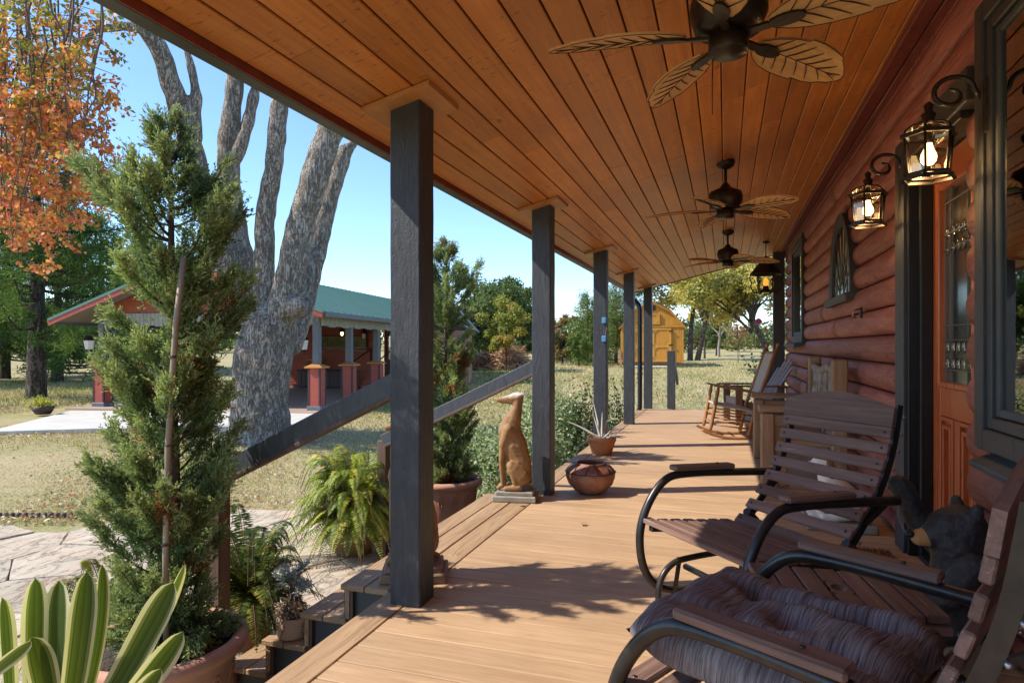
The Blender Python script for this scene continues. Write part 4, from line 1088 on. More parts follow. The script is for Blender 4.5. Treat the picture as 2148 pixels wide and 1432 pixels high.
for k in range(16):
    a = (k - 7.5) * .022
    MB().tube(bez([(.03, a * 1.2, .2), (.02 + .01 * (-1) ** k, a * 2.2, .6), (.06, a * 3.2, 1.06 - abs(a) * .6)], 4), .012, 6).build('twig', M['wicker'], wk)
for q in range(16):
    z = .25 + q * .052; w = .2 + .42 * (z - .2)
    MB().tube([(.03 + .018 * (-1) ** (k + q), (k / 8 - .5) * w * 1.2, z + .01 * math.sin(k)) for k in range(9)], .011, 5).build('weaver', M['wicker'], wk)

# blue clips on the third post
cl = thing('post_hanger', 'two small blue clips holding a cord on the third post', 'clip', (-1.41, 7.845, 0))
for z in (1.56, 1.335): MB().box((0, 0, z), (.05, .026, .075), ch=.005).build('clip', M['bluetag'], cl)
MB().tube(bez([(.02, .01, 1.53), (.035, .015, 1.47), (.02, .0, 1.42), (.03, -.01, 1.36)], 4), .007, 6).build('cord', M['newel'], cl)

# ------------------------------------------------------------------ pots on the deck
def lathe_pot(prof, name, lab, loc, mat, soil_z=None, soil_r=None, n=36, fn=None, cat='pot', group=None):
    t = thing(name, lab, cat, loc, 0, group)
    MB().lathe(prof, n, fn=fn).build('pot_body', mat, t)
    if soil_z: MB().lathe([(.001, soil_z + .008), (soil_r * .6, soil_z + .006), (soil_r, soil_z)], n).build('soil', M['soil'], t)
    return t
ol = lathe_pot([(.001, 0), (.09, .002), (.13, .025), (.185, .085), (.208, .14), (.210, .185), (.200, .200), (.165, .232), (.125, .250), (.128, .262), (.118, .262), (.115, .245), (.13, .22), (.17, .19), (.17, .12), (.10, .03), (.001, .025)], 'clay_olla', 'squat brown clay pot with a wired shoulder on the deck', (-1.09, 5.42, 0), M['old_clay'],
               fn=lambda r, z, a: r * (1 + (.018 * math.cos(14 * a) * max(0, 1 - z / .15) if r > .1 else 0) + .006 * math.sin(5 * a + z * 30)))
MB().tube([(.2125 * math.cos(a), .2125 * math.sin(a), .186) for a in np.linspace(0, 2 * math.pi, 33)], .004, 5).build('band_wire', M['black'], ol)
for k in range(12):
    a = 2 * math.pi * k / 12; b = a + (.14 if k % 2 else -.14)
    MB().tube([(.124 * math.cos(b), .124 * math.sin(b), .256), (.170 * math.cos((a + b) / 2), .170 * math.sin((a + b) / 2), .236), (.209 * math.cos(a), .209 * math.sin(a), .194)], .003, 5).build('lacing', M['black'], ol)
tp = lathe_pot([(.001, 0), (.105, 0), (.115, .01), (.155, .14), (.158, .15), (.165, .152), (.168, .20), (.16, .203), (.152, .20), (.14, .13), (.001, .12)], 'terracotta_pot', 'bright orange terracotta pot with a spiky aloe by the third post', (-1.36, 7.42, 0), M['orange_pot'], .165, .148)
rr = random.Random(4)
spec = [(150, .55, .50), (100, .95, .52), (80, 1.15, .34), (60, .95, .30), (20, .35, .33), (-30, .45, .28), (-150, .15, .36), (-80, .5, .25), (120, 1.1, .30), (190, .05, .32), (-10, .9, .2)]
al = thing('aloe_plant', 'pale spiky aloe leaves growing in the orange pot', 'plant', (-1.36, 7.42, .165))
for (az, el, L) in spec:
    a = R(az + 18); pts = []; rad = []
    for k in range(9):
        q = k / 8; rr_ = L * q * math.cos(el); zz = L * q * math.sin(el) - .12 * (q ** 2) * (1.2 - el)
        pts.append((math.cos(a) * (rr_ + .015), math.sin(a) * (rr_ + .015), max(zz, .01 - .1 * q))); rad.append(.017 * (1 - q) ** .7 + .0015)
    MB().tube(pts, rad, 6).build('aloe_leaf', plain('aloe_skin', (.42, .40, .36), .6, (.33, .30, .22), 20) if not bpy.data.materials.get('aloe_skin') else bpy.data.materials['aloe_skin'], al)
dp = lathe_pot([(.001, 0), (.078, 0), (.086, .012), (.089, .105), (.087, .117), (.08, .116), (.078, .09), (.001, .088)], 'plant_pot', 'small pale clay pot with silvery plant on the steps', (-2.285, 3.03, -.358), M['pale_pot'], .1, .08)
# ------------------------------------------------------------------ plants near the porch
GRN = [(.14, .175, .06), (.19, .22, .075), (.24, .255, .095), (.10, .135, .05), (.17, .21, .09)]
def juniper_mesh(seed, nb=176, rad=.345, H=2.62):
    g = np.random.default_rng(seed); Vs = []; Cs = []; tw = MB()
    for b in range(nb):
        q = g.uniform(0, .96) if b < nb - 20 else g.uniform(0, .05); h = q * H; az = g.uniform(0, 2 * np.pi)
        r0 = rad * np.interp(q, [0, .06, .2, .36, .44, .56, .74, .84, .93, 1], [.7, .82, 1.0, .88, .78, 1.0, 1.02, .62, .26, .06]) * g.uniform(.45, 1.2)
        up = g.uniform(.35, .95) * r0 + .04 if b < nb - 20 else g.uniform(.0, .3) * r0; d = np.array([math.cos(az), math.sin(az), 0]); p0 = np.array([0, 0, h])
        pts = np.array([p0 + d * r0 * t + np.array([0, 0, up * t ** 1.7]) for t in np.linspace(0, 1, 6)])
        tw.tube([tuple(p) for p in pts], [.008, .007, .006, .005, .003, .002], 4, False)
        ns = int(30 + 62 * r0 / rad); ts = g.beta(2.4, 1.1, ns); brown = g.random() < .12; tone = g.normal(1, .16)
        for t in ts:
            i = min(int(t * 5), 4); f = t * 5 - i; base = pts[i] * (1 - f) + pts[i + 1] * f + g.normal(0, .028, 3) * (1.25 - t)
            dr = nrm(nrm(pts[i + 1] - pts[i]) + g.normal(0, .42, 3) + d * .1 + np.array([0, 0, .18])); L = g.uniform(.045, .105)
            m = int(g.integers(13, 21)); s = g.uniform(0, 1, m)
            c = base + dr * (s * L)[:, None] + g.normal(0, .006, (m, 3)) * (1.1 - .7 * s)[:, None]
            dd = nrm(dr + g.normal(0, .36, (m, 3)))
            Vs.append(leaves(c, dd, nrm(g.normal(size=(m, 3))), g.uniform(.015, .031, m) * (1.15 - .4 * s), g.uniform(.0052, .0085, m)))
            if brown and t < .8: pal = np.array([(.34, .16, .07), (.42, .23, .10), (.24, .11, .05)])
            elif t > .72: pal = np.array([(.30, .36, .155), (.37, .415, .20), (.24, .32, .145)])
            else: pal = np.array([(.165, .235, .095), (.21, .285, .115), (.125, .19, .08), (.19, .27, .135)])
            Cs.append(pal[g.integers(0, len(pal), m)] * g.normal(tone, .13, (m, 1)))
    return arr_mesh('juniper_foliage', np.concatenate(Vs), 4, np.clip(np.concatenate(Cs), .01, .8)), tw
jm, jtw = juniper_mesh(3)
def big_pot(loc, lab):
    t = lathe_pot([(.001, 0), (.23, 0), (.245, .02), (.30, .22), (.325, .40), (.33, .44), (.355, .455), (.385, .475), (.39, .505), (.375, .53), (.345, .535), (.325, .52), (.31, .42), (.001, .41)], 'terracotta_planter', lab, loc, M['terracotta'], .49, .325, 48, None, 'planter', 'large terracotta planters')
    for k in range(14):
        a0 = 2 * math.pi * k / 14; pts = []
        for q in np.linspace(0, 1, 14):
            a = a0 + .10 * math.cos(q * 7) * (1 - q * .6); z = .33 + .07 * math.sin(q * 7) * (1 - q * .5); r = np.interp(z, [.22, .40], [.302, .327]); pts.append((r * math.cos(a), r * math.sin(a), z))
        MB().tube(pts, .006, 5).build('relief_scroll', M['terracotta'], t)
    return t
JP = (-2.56, 2.47)
big_pot((JP[0] - .05, JP[1] - .01, -.705), 'large terracotta planter in the foreground holding the staked juniper')
ju = thing('juniper', 'tall shaggy staked juniper in the foreground planter', 'juniper', (JP[0] - .02, JP[1], -.22), 0, 'potted junipers')
link('foliage', jm, M['needle'], ju)
jtw.tube(bez([(0, 0, 0), (.02, .01, .7), (-.01, .02, 1.4), (.01, .0, 2.1), (.0, .0, 2.5)], 4), list(np.linspace(.035, .006, 17)), 8)
jtw.build('trunk', M['twig'], ju)
J2 = (-2.86, 6.40)
big_pot((J2[0], J2[1], -.705), 'large terracotta planter beyond the steps, left of the dog statue')
dup(ju, (J2[0], J2[1], -.22), R(140), 'tall juniper in a planter just right of the nearest post')
sk = thing('bamboo_stake', 'tan bamboo stake leaning in the foreground juniper', 'stake', (JP[0] + .17, JP[1] - .16, -.2))
MB().tube([(-.04, .0, 0), (-.025, -.02, .5), (.0, -.03, 1.0), (.035, -.02, 1.55), (.06, 0, 1.85)], .0135, 10).build('cane', M['bamboo'], sk)
for z, x in ((.55, -.022), (1.0, .0), (1.4, .025)): MB().lathe([(.015, z - .006), (.0165, z), (.015, z + .006)], 10, (x, -.028, 0)).build('node_ring', M['newel'], sk)
MB().tube([(.0 + .026 * math.cos(a), -.03 + .026 * math.sin(a), 1.17 + .004 * a) for a in np.linspace(0, 12.5, 30)], .006, 5).build('plant_tie', M['tie'], sk)

def fern(loc, n, L, lab, pal, up=1.0, seed=1, group='potted ferns'):
    t = thing('fern', lab, 'fern', loc, 0, group)
    g = np.random.default_rng(seed); Vs = []; Cs = []; st = MB()
    for k in range(n):
        az = g.uniform(0, 2 * np.pi); ln = L * g.uniform(.6, 1.1); lift = g.uniform(.05, 1.5) * up; d = np.array([math.cos(az), math.sin(az), 0])
        m = 46; s = np.linspace(0, 1, m)
        rr_ = ln * (s * .85 - .12 * s ** 3) * (1.1 - .35 * lift); zz = ln * (lift * s * 1.15 - (.55 + .55 * lift) * s ** 2.2)
        P = d[None] * rr_[:, None] + np.array([0, 0, 1])[None] * zz[:, None] + d[None] * .02
        st.tube([tuple(p) for p in P[::4]], .0022, 4, False)
        T = nrm(np.gradient(P, axis=0)); S = nrm(np.cross(T, np.array([0, 0, 1.0]) + g.normal(0, .12, 3))); Nn = nrm(np.cross(S, T))
        w = .055 * np.sin(np.clip(s * 1.05 + .12, 0, 1) * np.pi) ** .6 * (L / .55) ** .5
        for sg in (-1, 1):
            dd = S * sg + T * .25 - np.array([0, 0, .25]) + g.normal(0, .07, (m, 3))
            Vs.append(leaves(P, dd, Nn + g.normal(0, .12, (m, 3)), w, np.full(m, .0105 * (L / .55) ** .6)))
            c = np.array(pal)[g.integers(0, len(pal))] * g.normal(1, .1); Cs.append(np.tile(c, (m, 1)) * g.normal(1, .08, (m, 1)))
    link('fronds', arr_mesh('fern_fronds', np.concatenate(Vs), 4, np.clip(np.concatenate(Cs), .01, .8)), M['leaf'], t)
    st.build('stems', M['twig'], t); return t
FP = [(.30, .37, .05), (.40, .44, .07), (.23, .31, .045), (.50, .48, .09), (.18, .25, .04)]
FP2 = [(.07, .12, .03), (.10, .15, .035), (.30, .28, .05), (.05, .09, .025), (.13, .17, .04)]
gp = lathe_pot([(.001, 0), (.15, 0), (.17, .02), (.25, .13), (.28, .24), (.275, .33), (.25, .36), (.262, .38), (.25, .385), (.235, .35), (.001, .33)], 'glazed_pot', 'brown glazed round pot under the bright fern beyond the steps', (-3.34, 5.32, -.705), M['glaze_pot'], .345, .245)
for k in range(7):
    a = 2 * math.pi * k / 7; MB().ball((.268 * math.cos(a), .268 * math.sin(a), .2), (.03, .03, .035), 10, 6).build('raised_dot', M['orange_pot'], gp)
fern((-3.34, 5.32, -.34), 260, .98, 'bright green fern spilling from the brown glazed pot', FP, 1.0, 5)
lathe_pot([(.001, 0), (.13, 0), (.16, .28), (.17, .3), (.155, .3), (.14, .26), (.001, .25)], 'terracotta_pot', 'plain clay pot with a dark fern behind the foreground juniper', (-2.98, 3.50, -.705), M['terracotta'], .265, .15)
fern((-2.98, 3.50, -.43), 95, .82, 'dark fern drooping behind the foreground juniper', FP2, 1.1, 6)
lathe_pot([(.001, 0), (.12, 0), (.15, .26), (.16, .28), (.145, .28), (.13, .24), (.001, .23)], 'terracotta_pot', 'clay pot with a yellowing fern left of the juniper planter', (-3.32, 2.78, -.705), M['terracotta'], .245, .14)
fern((-3.32, 2.78, -.45), 56, .72, 'yellow-tipped fern left of the foreground juniper', [(.30, .29, .05), (.20, .23, .045), (.36, .31, .06), (.13, .16, .035)], 1.1, 8)

# dusty miller in the small pot
dmp = thing('dusty_miller', 'silvery lobed plant with dry lower leaves on the steps', 'plant', (-2.285, 3.03, -.25))
g = np.random.default_rng(2); Vs = []; Cs = []; st = MB()
for k in range(46):
    az = g.uniform(0, 6.283); h = g.uniform(.02, .27); dry = h < .13; d = np.array([math.cos(az), math.sin(az), 0]); L = g.uniform(.07, .15)
    p0 = d * .02 + np.array([0, 0, h]); e = -.9 if dry else g.uniform(.1, 1.1)
    dirn = nrm(d + np.array([0, 0, e])); m = 9; s = np.linspace(.15, 1, m)
    P = p0 + dirn * (s * L)[:, None] + np.array([0, 0, -.03])[None] * (s ** 2)[:, None]
    S = nrm(np.cross(dirn, g.normal(size=3)))
    st.tube([tuple(p0 * .3), tuple(p0), tuple(P[-1])], .0025, 4, False)
    for sg in (-1, 1):
        for z in range(2):
            Vs.append(leaves(P + g.normal(0, .003, (m, 3)), S * sg + dirn * (.5 + .3 * z) + g.normal(0, .2, (m, 3)), rdir(m) * .3 + np.cross(S, dirn), .04 * np.sin(np.clip(s * .9 + .2, 0, 1) * 3.1416) ** .5 * (.6 if z else 1), np.full(m, .011)))
            pal = np.array([(.34, .25, .17), (.42, .32, .23), (.25, .17, .11)]) if dry else np.array([(.36, .42, .42), (.46, .51, .5), (.28, .34, .34)])
            Cs.append(pal[g.integers(0, 3, m)])
link('leaves', arr_mesh('dusty_miller_leaves', np.concatenate(Vs), 4, np.concatenate(Cs)), M['silver'], dmp); st.build('stems', M['twig'], dmp)

# variegated strap-leaf plant in the left foreground
vp = thing('variegated_plant', 'broad strap leaves with cream margins in the left foreground', 'plant', tuple(at(150, 1500, 1.62)))
B0 = at(150, 1500, 1.62)
def strap(base, tip, w, bend, roll, tipw=.8, dark=False):
    base = Vector(base); tip = Vector(tip); ax = tip - base; L = ax.length; ax.normalize()
    view = (Vector((0, 0, CAMZ)) - tip).normalized(); side = ax.cross(view).normalized(); side = Matrix.Rotation(roll, 3, ax) @ side; nn = side.cross(ax).normalized()
    nu, nv = 21, 24; vs = []; cols = []
    for j in range(nv + 1):
        q = j / nv; ww = w * (.55 + .45 * math.sin(min(q * 1.35, 1) * math.pi / 2) if q < .74 else math.sqrt(max(0, 1 - ((q - .74) / .26) ** 2)) * 1.0) * .5
        c = base.lerp(tip, q) + nn * bend * L * math.sin(q * math.pi) - Vector((0, 0, 1)) * .05 * L * max(0, q - .6)
        for i in range(nu):
            u = -1 + 2 * i / (nu - 1); vs.append(c + side * u * ww + nn * (.30 * ww * u * u))
    fs = []
    for j in range(nv):
        for i in range(nu - 1):
            fs.append((j * nu + i, j * nu + i + 1, (j + 1) * nu + i + 1, (j + 1) * nu + i)); u = (i + .5) / (nu - 1) * 2 - 1
            edge = .66 + .05 * math.sin(i * 9 + L * 40) + (.06 if u > 0 else -.03)
            stripe = .75 + .5 * ((i * 7919) % 5) / 5
            if abs(u) > edge: cols.append((.62, .62, .40))
            elif abs(u) > edge - .16: cols.append((.17, .22, .06))
            else: cols.append((.085 * stripe, .135 * stripe, .022))
    me = MB().add([v - B0 for v in vs], fs, True).mesh('strap_leaf', False)
    a = me.attributes.new('Col', 'FLOAT_COLOR', 'FACE'); cc = np.ones((len(fs), 4), np.float32); cc[:, :3] = cols; a.data.foreach_set('color', cc.ravel())
    link('strap_leaf', me, M['leaf'], vp)
for (bx, by, bd, tx, ty, td, w, be, ro) in [(80, 1560, 1.58, 74, 1205, 1.66, .075, -.04, .25), (118, 1570, 1.62, 124, 1210, 1.74, .078, .03, -.25), (130, 1570, 1.60, 182, 1190, 1.64, .078, .05, .15), (150, 1560, 1.70, 214, 1176, 1.90, .06, .04, .7),
        (165, 1580, 1.62, 388, 1174, 1.80, .065, .03, .95), (160, 1580, 1.55, 364, 1212, 1.60, .09, -.05, -.2), (185, 1570, 1.52, 384, 1316, 1.50, .078, .05, .25), (215, 1560, 1.46, 338, 1396, 1.42, .06, .03, .1),
        (25, 1580, 1.5, 4, 1245, 1.52, .075, .0, 1.0), (-50, 1430, 1.5, 66, 1336, 1.35, .04, .03, .4), (100, 1580, 1.5, 66, 1330, 1.5, .085, .04, .5)]:
    strap(at(bx, by, bd), at(tx, ty, td), w * .8, be * 1.6, ro)
pb = at(150, 1500, 1.62)
lathe_pot([(.001, 0), (.10, 0), (.15, .25), (.16, .28), (.145, .28), (.13, .24), (.001, .23)], 'plant_pot', 'pot of the variegated foreground plant at the deck edge', (pb.x, pb.y, -.0 if pb.x > -1.5 else 0), M['terracotta'], .245, .14)
# ------------------------------------------------------------------ shrubs beside the deck
def shrub(name, lab, loc, rx, ry, h, n, pal, ls, mat='leaf', group=None, stems=10, seed=0, upright=0.0):
    t = thing(name, lab, 'shrub', loc, 0, group); g = np.random.default_rng(seed)
    nc = max(8, int(n / 90)); cc = g.normal(0, 1, (nc, 3)); cc = nrm(cc) * (g.random((nc, 1)) ** .4); cc[:, 2] = np.abs(cc[:, 2])
    cc = cc * np.array([rx, ry, h * .85]) * np.array([.85, .85, 1])
    idx = g.integers(0, nc, n); c = cc[idx] + g.normal(0, 1, (n, 3)) * np.array([.12 * rx + .03, .12 * ry + .03, .10 * h + .02]); c[:, 2] = np.maximum(c[:, 2], .02)
    d = nrm(g.normal(size=(n, 3)) + np.array([0, 0, .4])); nn = nrm(g.normal(size=(n, 3)) + np.array([0, 0, .8]))
    pal = np.array(pal); col = pal[g.integers(0, len(pal), n)] * g.normal(1, .13, (n, 1))
    V = [leaves(c, d, nn, g.uniform(.7, 1.3, n) * ls, g.uniform(.5, .7, n) * ls)]; Cc = [col]; st = MB()
    for k in range(stems):
        e = cc[g.integers(0, nc)]; st.tube(bez([(e[0] * .15, e[1] * .15, 0), tuple(e * np.array([.5, .5, .55])), tuple(e)], 4), .006, 5, False)
    if upright:
        for k in range(stems):
            b = np.array([g.uniform(-rx, rx) * .7, g.uniform(-ry, ry) * .7, h * .5]); tip = b + np.array([g.normal(0, .16), g.normal(0, .16), upright * g.uniform(.5, 1)]); m = 20
            st.tube([tuple(b), tuple((b + tip) / 2 + g.normal(0, .02, 3)), tuple(tip)], .004, 4, False)
            s = np.linspace(.1, 1, m); P = b + (tip - b) * s[:, None]; dd = nrm(g.normal(size=(m, 3)) + np.array([0, 0, .5]))
            V.append(leaves(P, dd, nrm(g.normal(size=(m, 3))), np.full(m, ls * 1.1), np.full(m, ls * .75))); Cc.append(pal[g.integers(0, len(pal), m)])
    link('leaves', arr_mesh(name + '_leaves', np.concatenate(V), 4, np.clip(np.concatenate(Cc), .01, .8)), M[mat], t)
    st.build('stems', M['twig'], t); return t
VAR = [(.34, .42, .26), (.48, .54, .38), (.20, .29, .13), (.60, .63, .48), (.13, .20, .08), (.27, .36, .17)]
DRK = [(.055, .10, .035), (.08, .14, .045), (.11, .17, .05), (.16, .22, .07), (.05, .08, .03)]
shrub('variegated_shrub', 'low variegated shrub sprawling behind the sitting dog statue', (-3.9, 9.0, -.70), 1.25, 1.3, .85, 12000, VAR, .055, seed=1, group='variegated shrubs beside the deck')
shrub('variegated_shrub', 'dense variegated shrub between the second and third posts', (-2.35, 7.7, -.70), .62, 1.2, 1.22, 13000, VAR, .05, seed=2, group='variegated shrubs beside the deck')
shrub('variegated_shrub', 'taller variegated shrub behind the third post', (-2.7, 9.8, -.68), .8, 1.2, 1.42, 11000, VAR, .05, seed=3, group='variegated shrubs beside the deck', upright=.5)
shrub('leafy_shrub', 'dark round-leaved shrub with upright shoots between third and fourth posts', (-2.05, 9.3, -.68), .42, .65, 1.3, 3600, DRK, .05, 'leaf_gloss', seed=4, group='round-leaved shrubs', upright=.75, stems=12)
shrub('leafy_shrub', 'dark round-leaved shrub reaching past the fourth post and downspout', (-1.95, 11.6, -.66), .35, .9, 1.2, 2300, DRK, .05, 'leaf_gloss', seed=5, group='round-leaved shrubs', upright=.8, stems=12)
bg_ = shrub('flowering_plant', 'leafy plant with a pink flower at the far porch corner', (.86, 14.2, -.6), .40, .4, 2.0, 1100, DRK, .07, 'leaf_gloss', seed=6, upright=.75, stems=9)
for k in range(7):
    a = k * .9; MB().ball((-.22 + .035 * math.cos(a), -.15 + .02 * math.sin(k * 2), 2.35 + .035 * math.sin(a)), (.028, .022, .028), 8, 6).build('petal', M['pink'], bg_)
# mulch bed in front of the shrubs
mu = MB(); pol = [(-1.75, 5.2), (-2.6, 5.35), (-2.95, 6.6), (-2.9, 8.0), (-3.4, 9.6), (-3.2, 12), (-1.62, 12.5), (-1.62, 5.2)]
mu.prism(pol, lambda a, b: (a, b, -.76), lambda a, b: (a, b, -.695)); struct('planting_bed', mu, M['soil'], 'dark mulch bed along the deck edge')
n = 3500; c = np.stack([rng.uniform(-2.85, -1.66, n), rng.uniform(5.3, 11, n), np.full(n, -.69)], 1); d = rdir(n); d[:, 2] *= .25
tag(link('mulch_chips', arr_mesh('mulch_chips', leaves(c, d, rdir(n) * .3 + np.array([0, 0, 1]), rng.uniform(.03, .08, n), rng.uniform(.01, .025, n)), 4, pick([(.09, .06, .045), (.16, .11, .08), (.05, .035, .028), (.22, .17, .13)], n)), M['litter']), 'shredded mulch on the bed by the deck', 'mulch', kind='stuff')

# ------------------------------------------------------------------ lawn: grass and fallen leaves
pv = at(665, 725, 18.4); PZ = -.575
def on_slab(x, y):
    dx, dy = x - pv.x, y - pv.y; c, s_ = math.cos(R(8.5)), math.sin(R(8.5)); u, v = c * dx + s_ * dy, -s_ * dx + c * dy
    return -8.2 < u < .9 and -4.2 < v < 10.6
def lawn_points(n, d0, d1, p0=-120, p1=1180, pw=1.0):
    out = []
    while sum(len(o) for o in out) < n:
        D = d0 * (d1 / d0) ** rng.random(n); px = rng.uniform(p0, p1, n); N = (px - 1074) / FPX * D
        x = -SA * D + CA * N; y = CA * D + SA * N
        k = np.array([not in_patio(a, b) and (a < -1.7 or b > 14.5) and not on_slab(a, b) for a, b in zip(x, y)]); out.append(np.stack([x, y], 1)[k])
    P = np.concatenate(out)[:n]; return np.concatenate([P, np.array([[gz(a, b) + .0] for a, b in P])], 1)
n = 110000; c = np.concatenate([lawn_points(80000, 6.6, 34), lawn_points(30000, 14, 48, 1000, 1720)]); sc = np.clip(depth(c[:, 0], c[:, 1]) / 10, .8, 3.0)
d = rng.normal(0, .55, (n, 3)); d[:, 2] = 1; c[:, 2] -= .012
pn = np.sin(c[:, 0] * .9) * np.cos(c[:, 1] * .7 + c[:, 0] * .3) + rng.normal(0, .6, n)
cg = np.where(pn[:, None] > .3, pick([(.22, .26, .06), (.30, .32, .09), (.15, .19, .045)], n), pick([(.52, .44, .25), (.44, .37, .19), (.60, .52, .33), (.36, .31, .14)], n))
tag(link('grass', arr_mesh('grass', leaves(c, d, rdir(n), rng.uniform(.035, .075, n) * sc, rng.uniform(.005, .010, n) * sc), 4, cg), M['litter']), 'short half-dry grass on the lawn', 'grass', kind='stuff')
n = 20000; c = lawn_points(n, 6.2, 40, -120, 1700); kk = (np.sin(c[:, 0] * 1.7 + 2 * np.sin(c[:, 1] * .9)) * np.cos(c[:, 1] * 1.3 + c[:, 0] * .5) + rng.normal(0, .45, n)) > .1; c = c[kk]; n = len(c); c[:, 2] += rng.uniform(.008, .03, n); d = rdir(n); d[:, 2] *= .3
sz = np.clip(depth(c[:, 0], c[:, 1]) / 14, .75, 1.5)
tag(link('fallen_leaves', arr_mesh('fallen_leaves', leaves(c, d, rdir(n) * .45 + np.array([0, 0, 1]), rng.uniform(.05, .09, n) * sz, rng.uniform(.035, .06, n) * sz), 4, pick([(.48, .31, .19), (.38, .18, .10), (.62, .48, .34), (.28, .14, .08), (.52, .26, .11), (.70, .60, .48)], n)), M['litter']), 'fallen brown leaves scattered over the lawn and patio edge', 'leaves', kind='stuff')
for (x, y, a, lb) in ((-.95, 4.42, 20, 'dry leaf lying in the open sunlit boards mid porch'), (-.55, 4.75, 70, 'dry leaf on the boards right of the squat clay pot'), (.05, 2.9, 140, 'dry leaf under the front of the glider chair'), (-1.2, 6.2, 40, 'dry leaf between the squat clay pot and the aloe pot'), (-1.52, 4.80, 0, 'dry leaf at the foot of the sitting dog statue')):
    v = leaves(np.zeros((5, 3)), np.array([[math.cos(q), math.sin(q), .15] for q in np.linspace(-1.6, 1.6, 5)]), np.tile([0, 0, 1.0], (5, 1)), np.array([.03, .04, .05, .04, .03]), np.full(5, .02))
    o = link('dry_leaf', arr_mesh('dry_leaf', v, 4, pick([(.40, .27, .18)], 5)), M['litter']); o.location = (x, y, .006); o.rotation_euler = (0, 0, R(a))
    tag(o, lb, 'leaf', 'dry leaves on the deck')

# ------------------------------------------------------------------ big grey tree with drooping autumn branches
TD = 13.2
bt = thing('maple_tree', 'massive grey lichen-covered tree with several stems and orange drooping leaves', 'tree', tuple(ground_at(548, TD)))
T0 = ground_at(548, TD)
def st(path, k=.33):
    out = []
    for (a, b) in zip(path, path[1:]):
        (x0, y0, w0, dd0), (x1, y1, w1, dd1) = a, b
        d0, d1 = TD + dd0, TD + dd1
        out.append((at(x0, y0, d0) - T0, w0 / FPX * d0 * k, at(x1, y1, d1) - T0, w1 / FPX * d1 * k))
    return out
P = []
P += st([(548, 960, 175, 0), (546, 900, 150, 0), (545, 830, 138, 0), (552, 750, 140, 0), (565, 690, 130, 0)], .43)
P += st([(570, 700, 125, 0), (600, 640, 112, -.1), (612, 560, 94, -.2), (632, 470, 90, -.2), (660, 370, 88, -.2), (695, 270, 86, -.1), (735, 130, 76, .1), (770, -40, 60, .3), (800, -250, 45, .5)])
P += st([(610, 720, 80, .5), (645, 620, 62, .8), (672, 500, 56, 1.0), (700, 390, 54, 1.1), (722, 320, 48, 1.2), (745, 300, 20, 1.2), (752, 285, 14, 1.2)])
P += st([(560, 670, 85, .3), (553, 570, 66, .4), (556, 460, 62, .5), (572, 360, 60, .5), (585, 240, 56, .6), (600, 80, 48, .7), (590, -120, 34, .9)])
P += st([(548, 690, 95, .5), (522, 600, 88, .8), (495, 500, 78, 1.0), (482, 400, 72, 1.1), (478, 300, 64, 1.2), (492, 180, 56, 1.3), (500, 30, 44, 1.5), (490, -150, 30, 1.6)])
P += st([(497, 330, 46, 1.1), (520, 260, 36, 1.2), (540, 170, 32, 1.4), (560, 40, 26, 1.6)])
P += st([(530, 660, 80, .6), (480, 560, 78, .6), (430, 430, 74, .5), (400, 300, 68, .4), (368, 200, 66, .2), (335, 100, 60, 0), (290, 40, 50, -.2), (240, -60, 40, -.4), (180, -220, 28, -.6)])
P += st([(410, 290, 46, .3), (412, 200, 36, .3), (398, 130, 26, .3), (380, 70, 22, .3)])
P += st([(300, 60, 36, -.2), (255, 55, 26, -.4), (205, 62, 22, -.8), (172, 85, 16, -1.0), (165, 140, 11, -1.1), (150, 210, 8, -1.2)])
P += st([(470, 930, 60, -.1), (440, 955, 30, -.3)]) + st([(620, 920, 70, -.1), (690, 950, 28, -.3)]) + st([(560, 950, 70, -.5), (580, 985, 30, -.9)])
P += [(at(622, 645, TD - .45) - T0, .22, at(630, 640, TD - .6) - T0, .15)]
blob('trunk', P, M['bark'], bt, .045, 3)
me = bt.children[0].data
co = np.empty(len(me.vertices) * 3, np.float32); me.vertices.foreach_get('co', co); co = co.reshape(-1, 3); no = np.empty_like(co.ravel()); me.vertices.foreach_get('normal', no); no = no.reshape(-1, 3)
dsp = .008 * np.sin(co[:, 0] * 23 + 3 * np.sin(co[:, 2] * 4)) * np.sin(co[:, 1] * 21) + .010 * np.sin(co[:, 0] * 7 + co[:, 2] * 2.2) + .008 * np.sin(co[:, 2] * 11 + co[:, 0] * 5)
co += no * dsp[:, None]; me.vertices.foreach_set('co', co.ravel()); me.update()
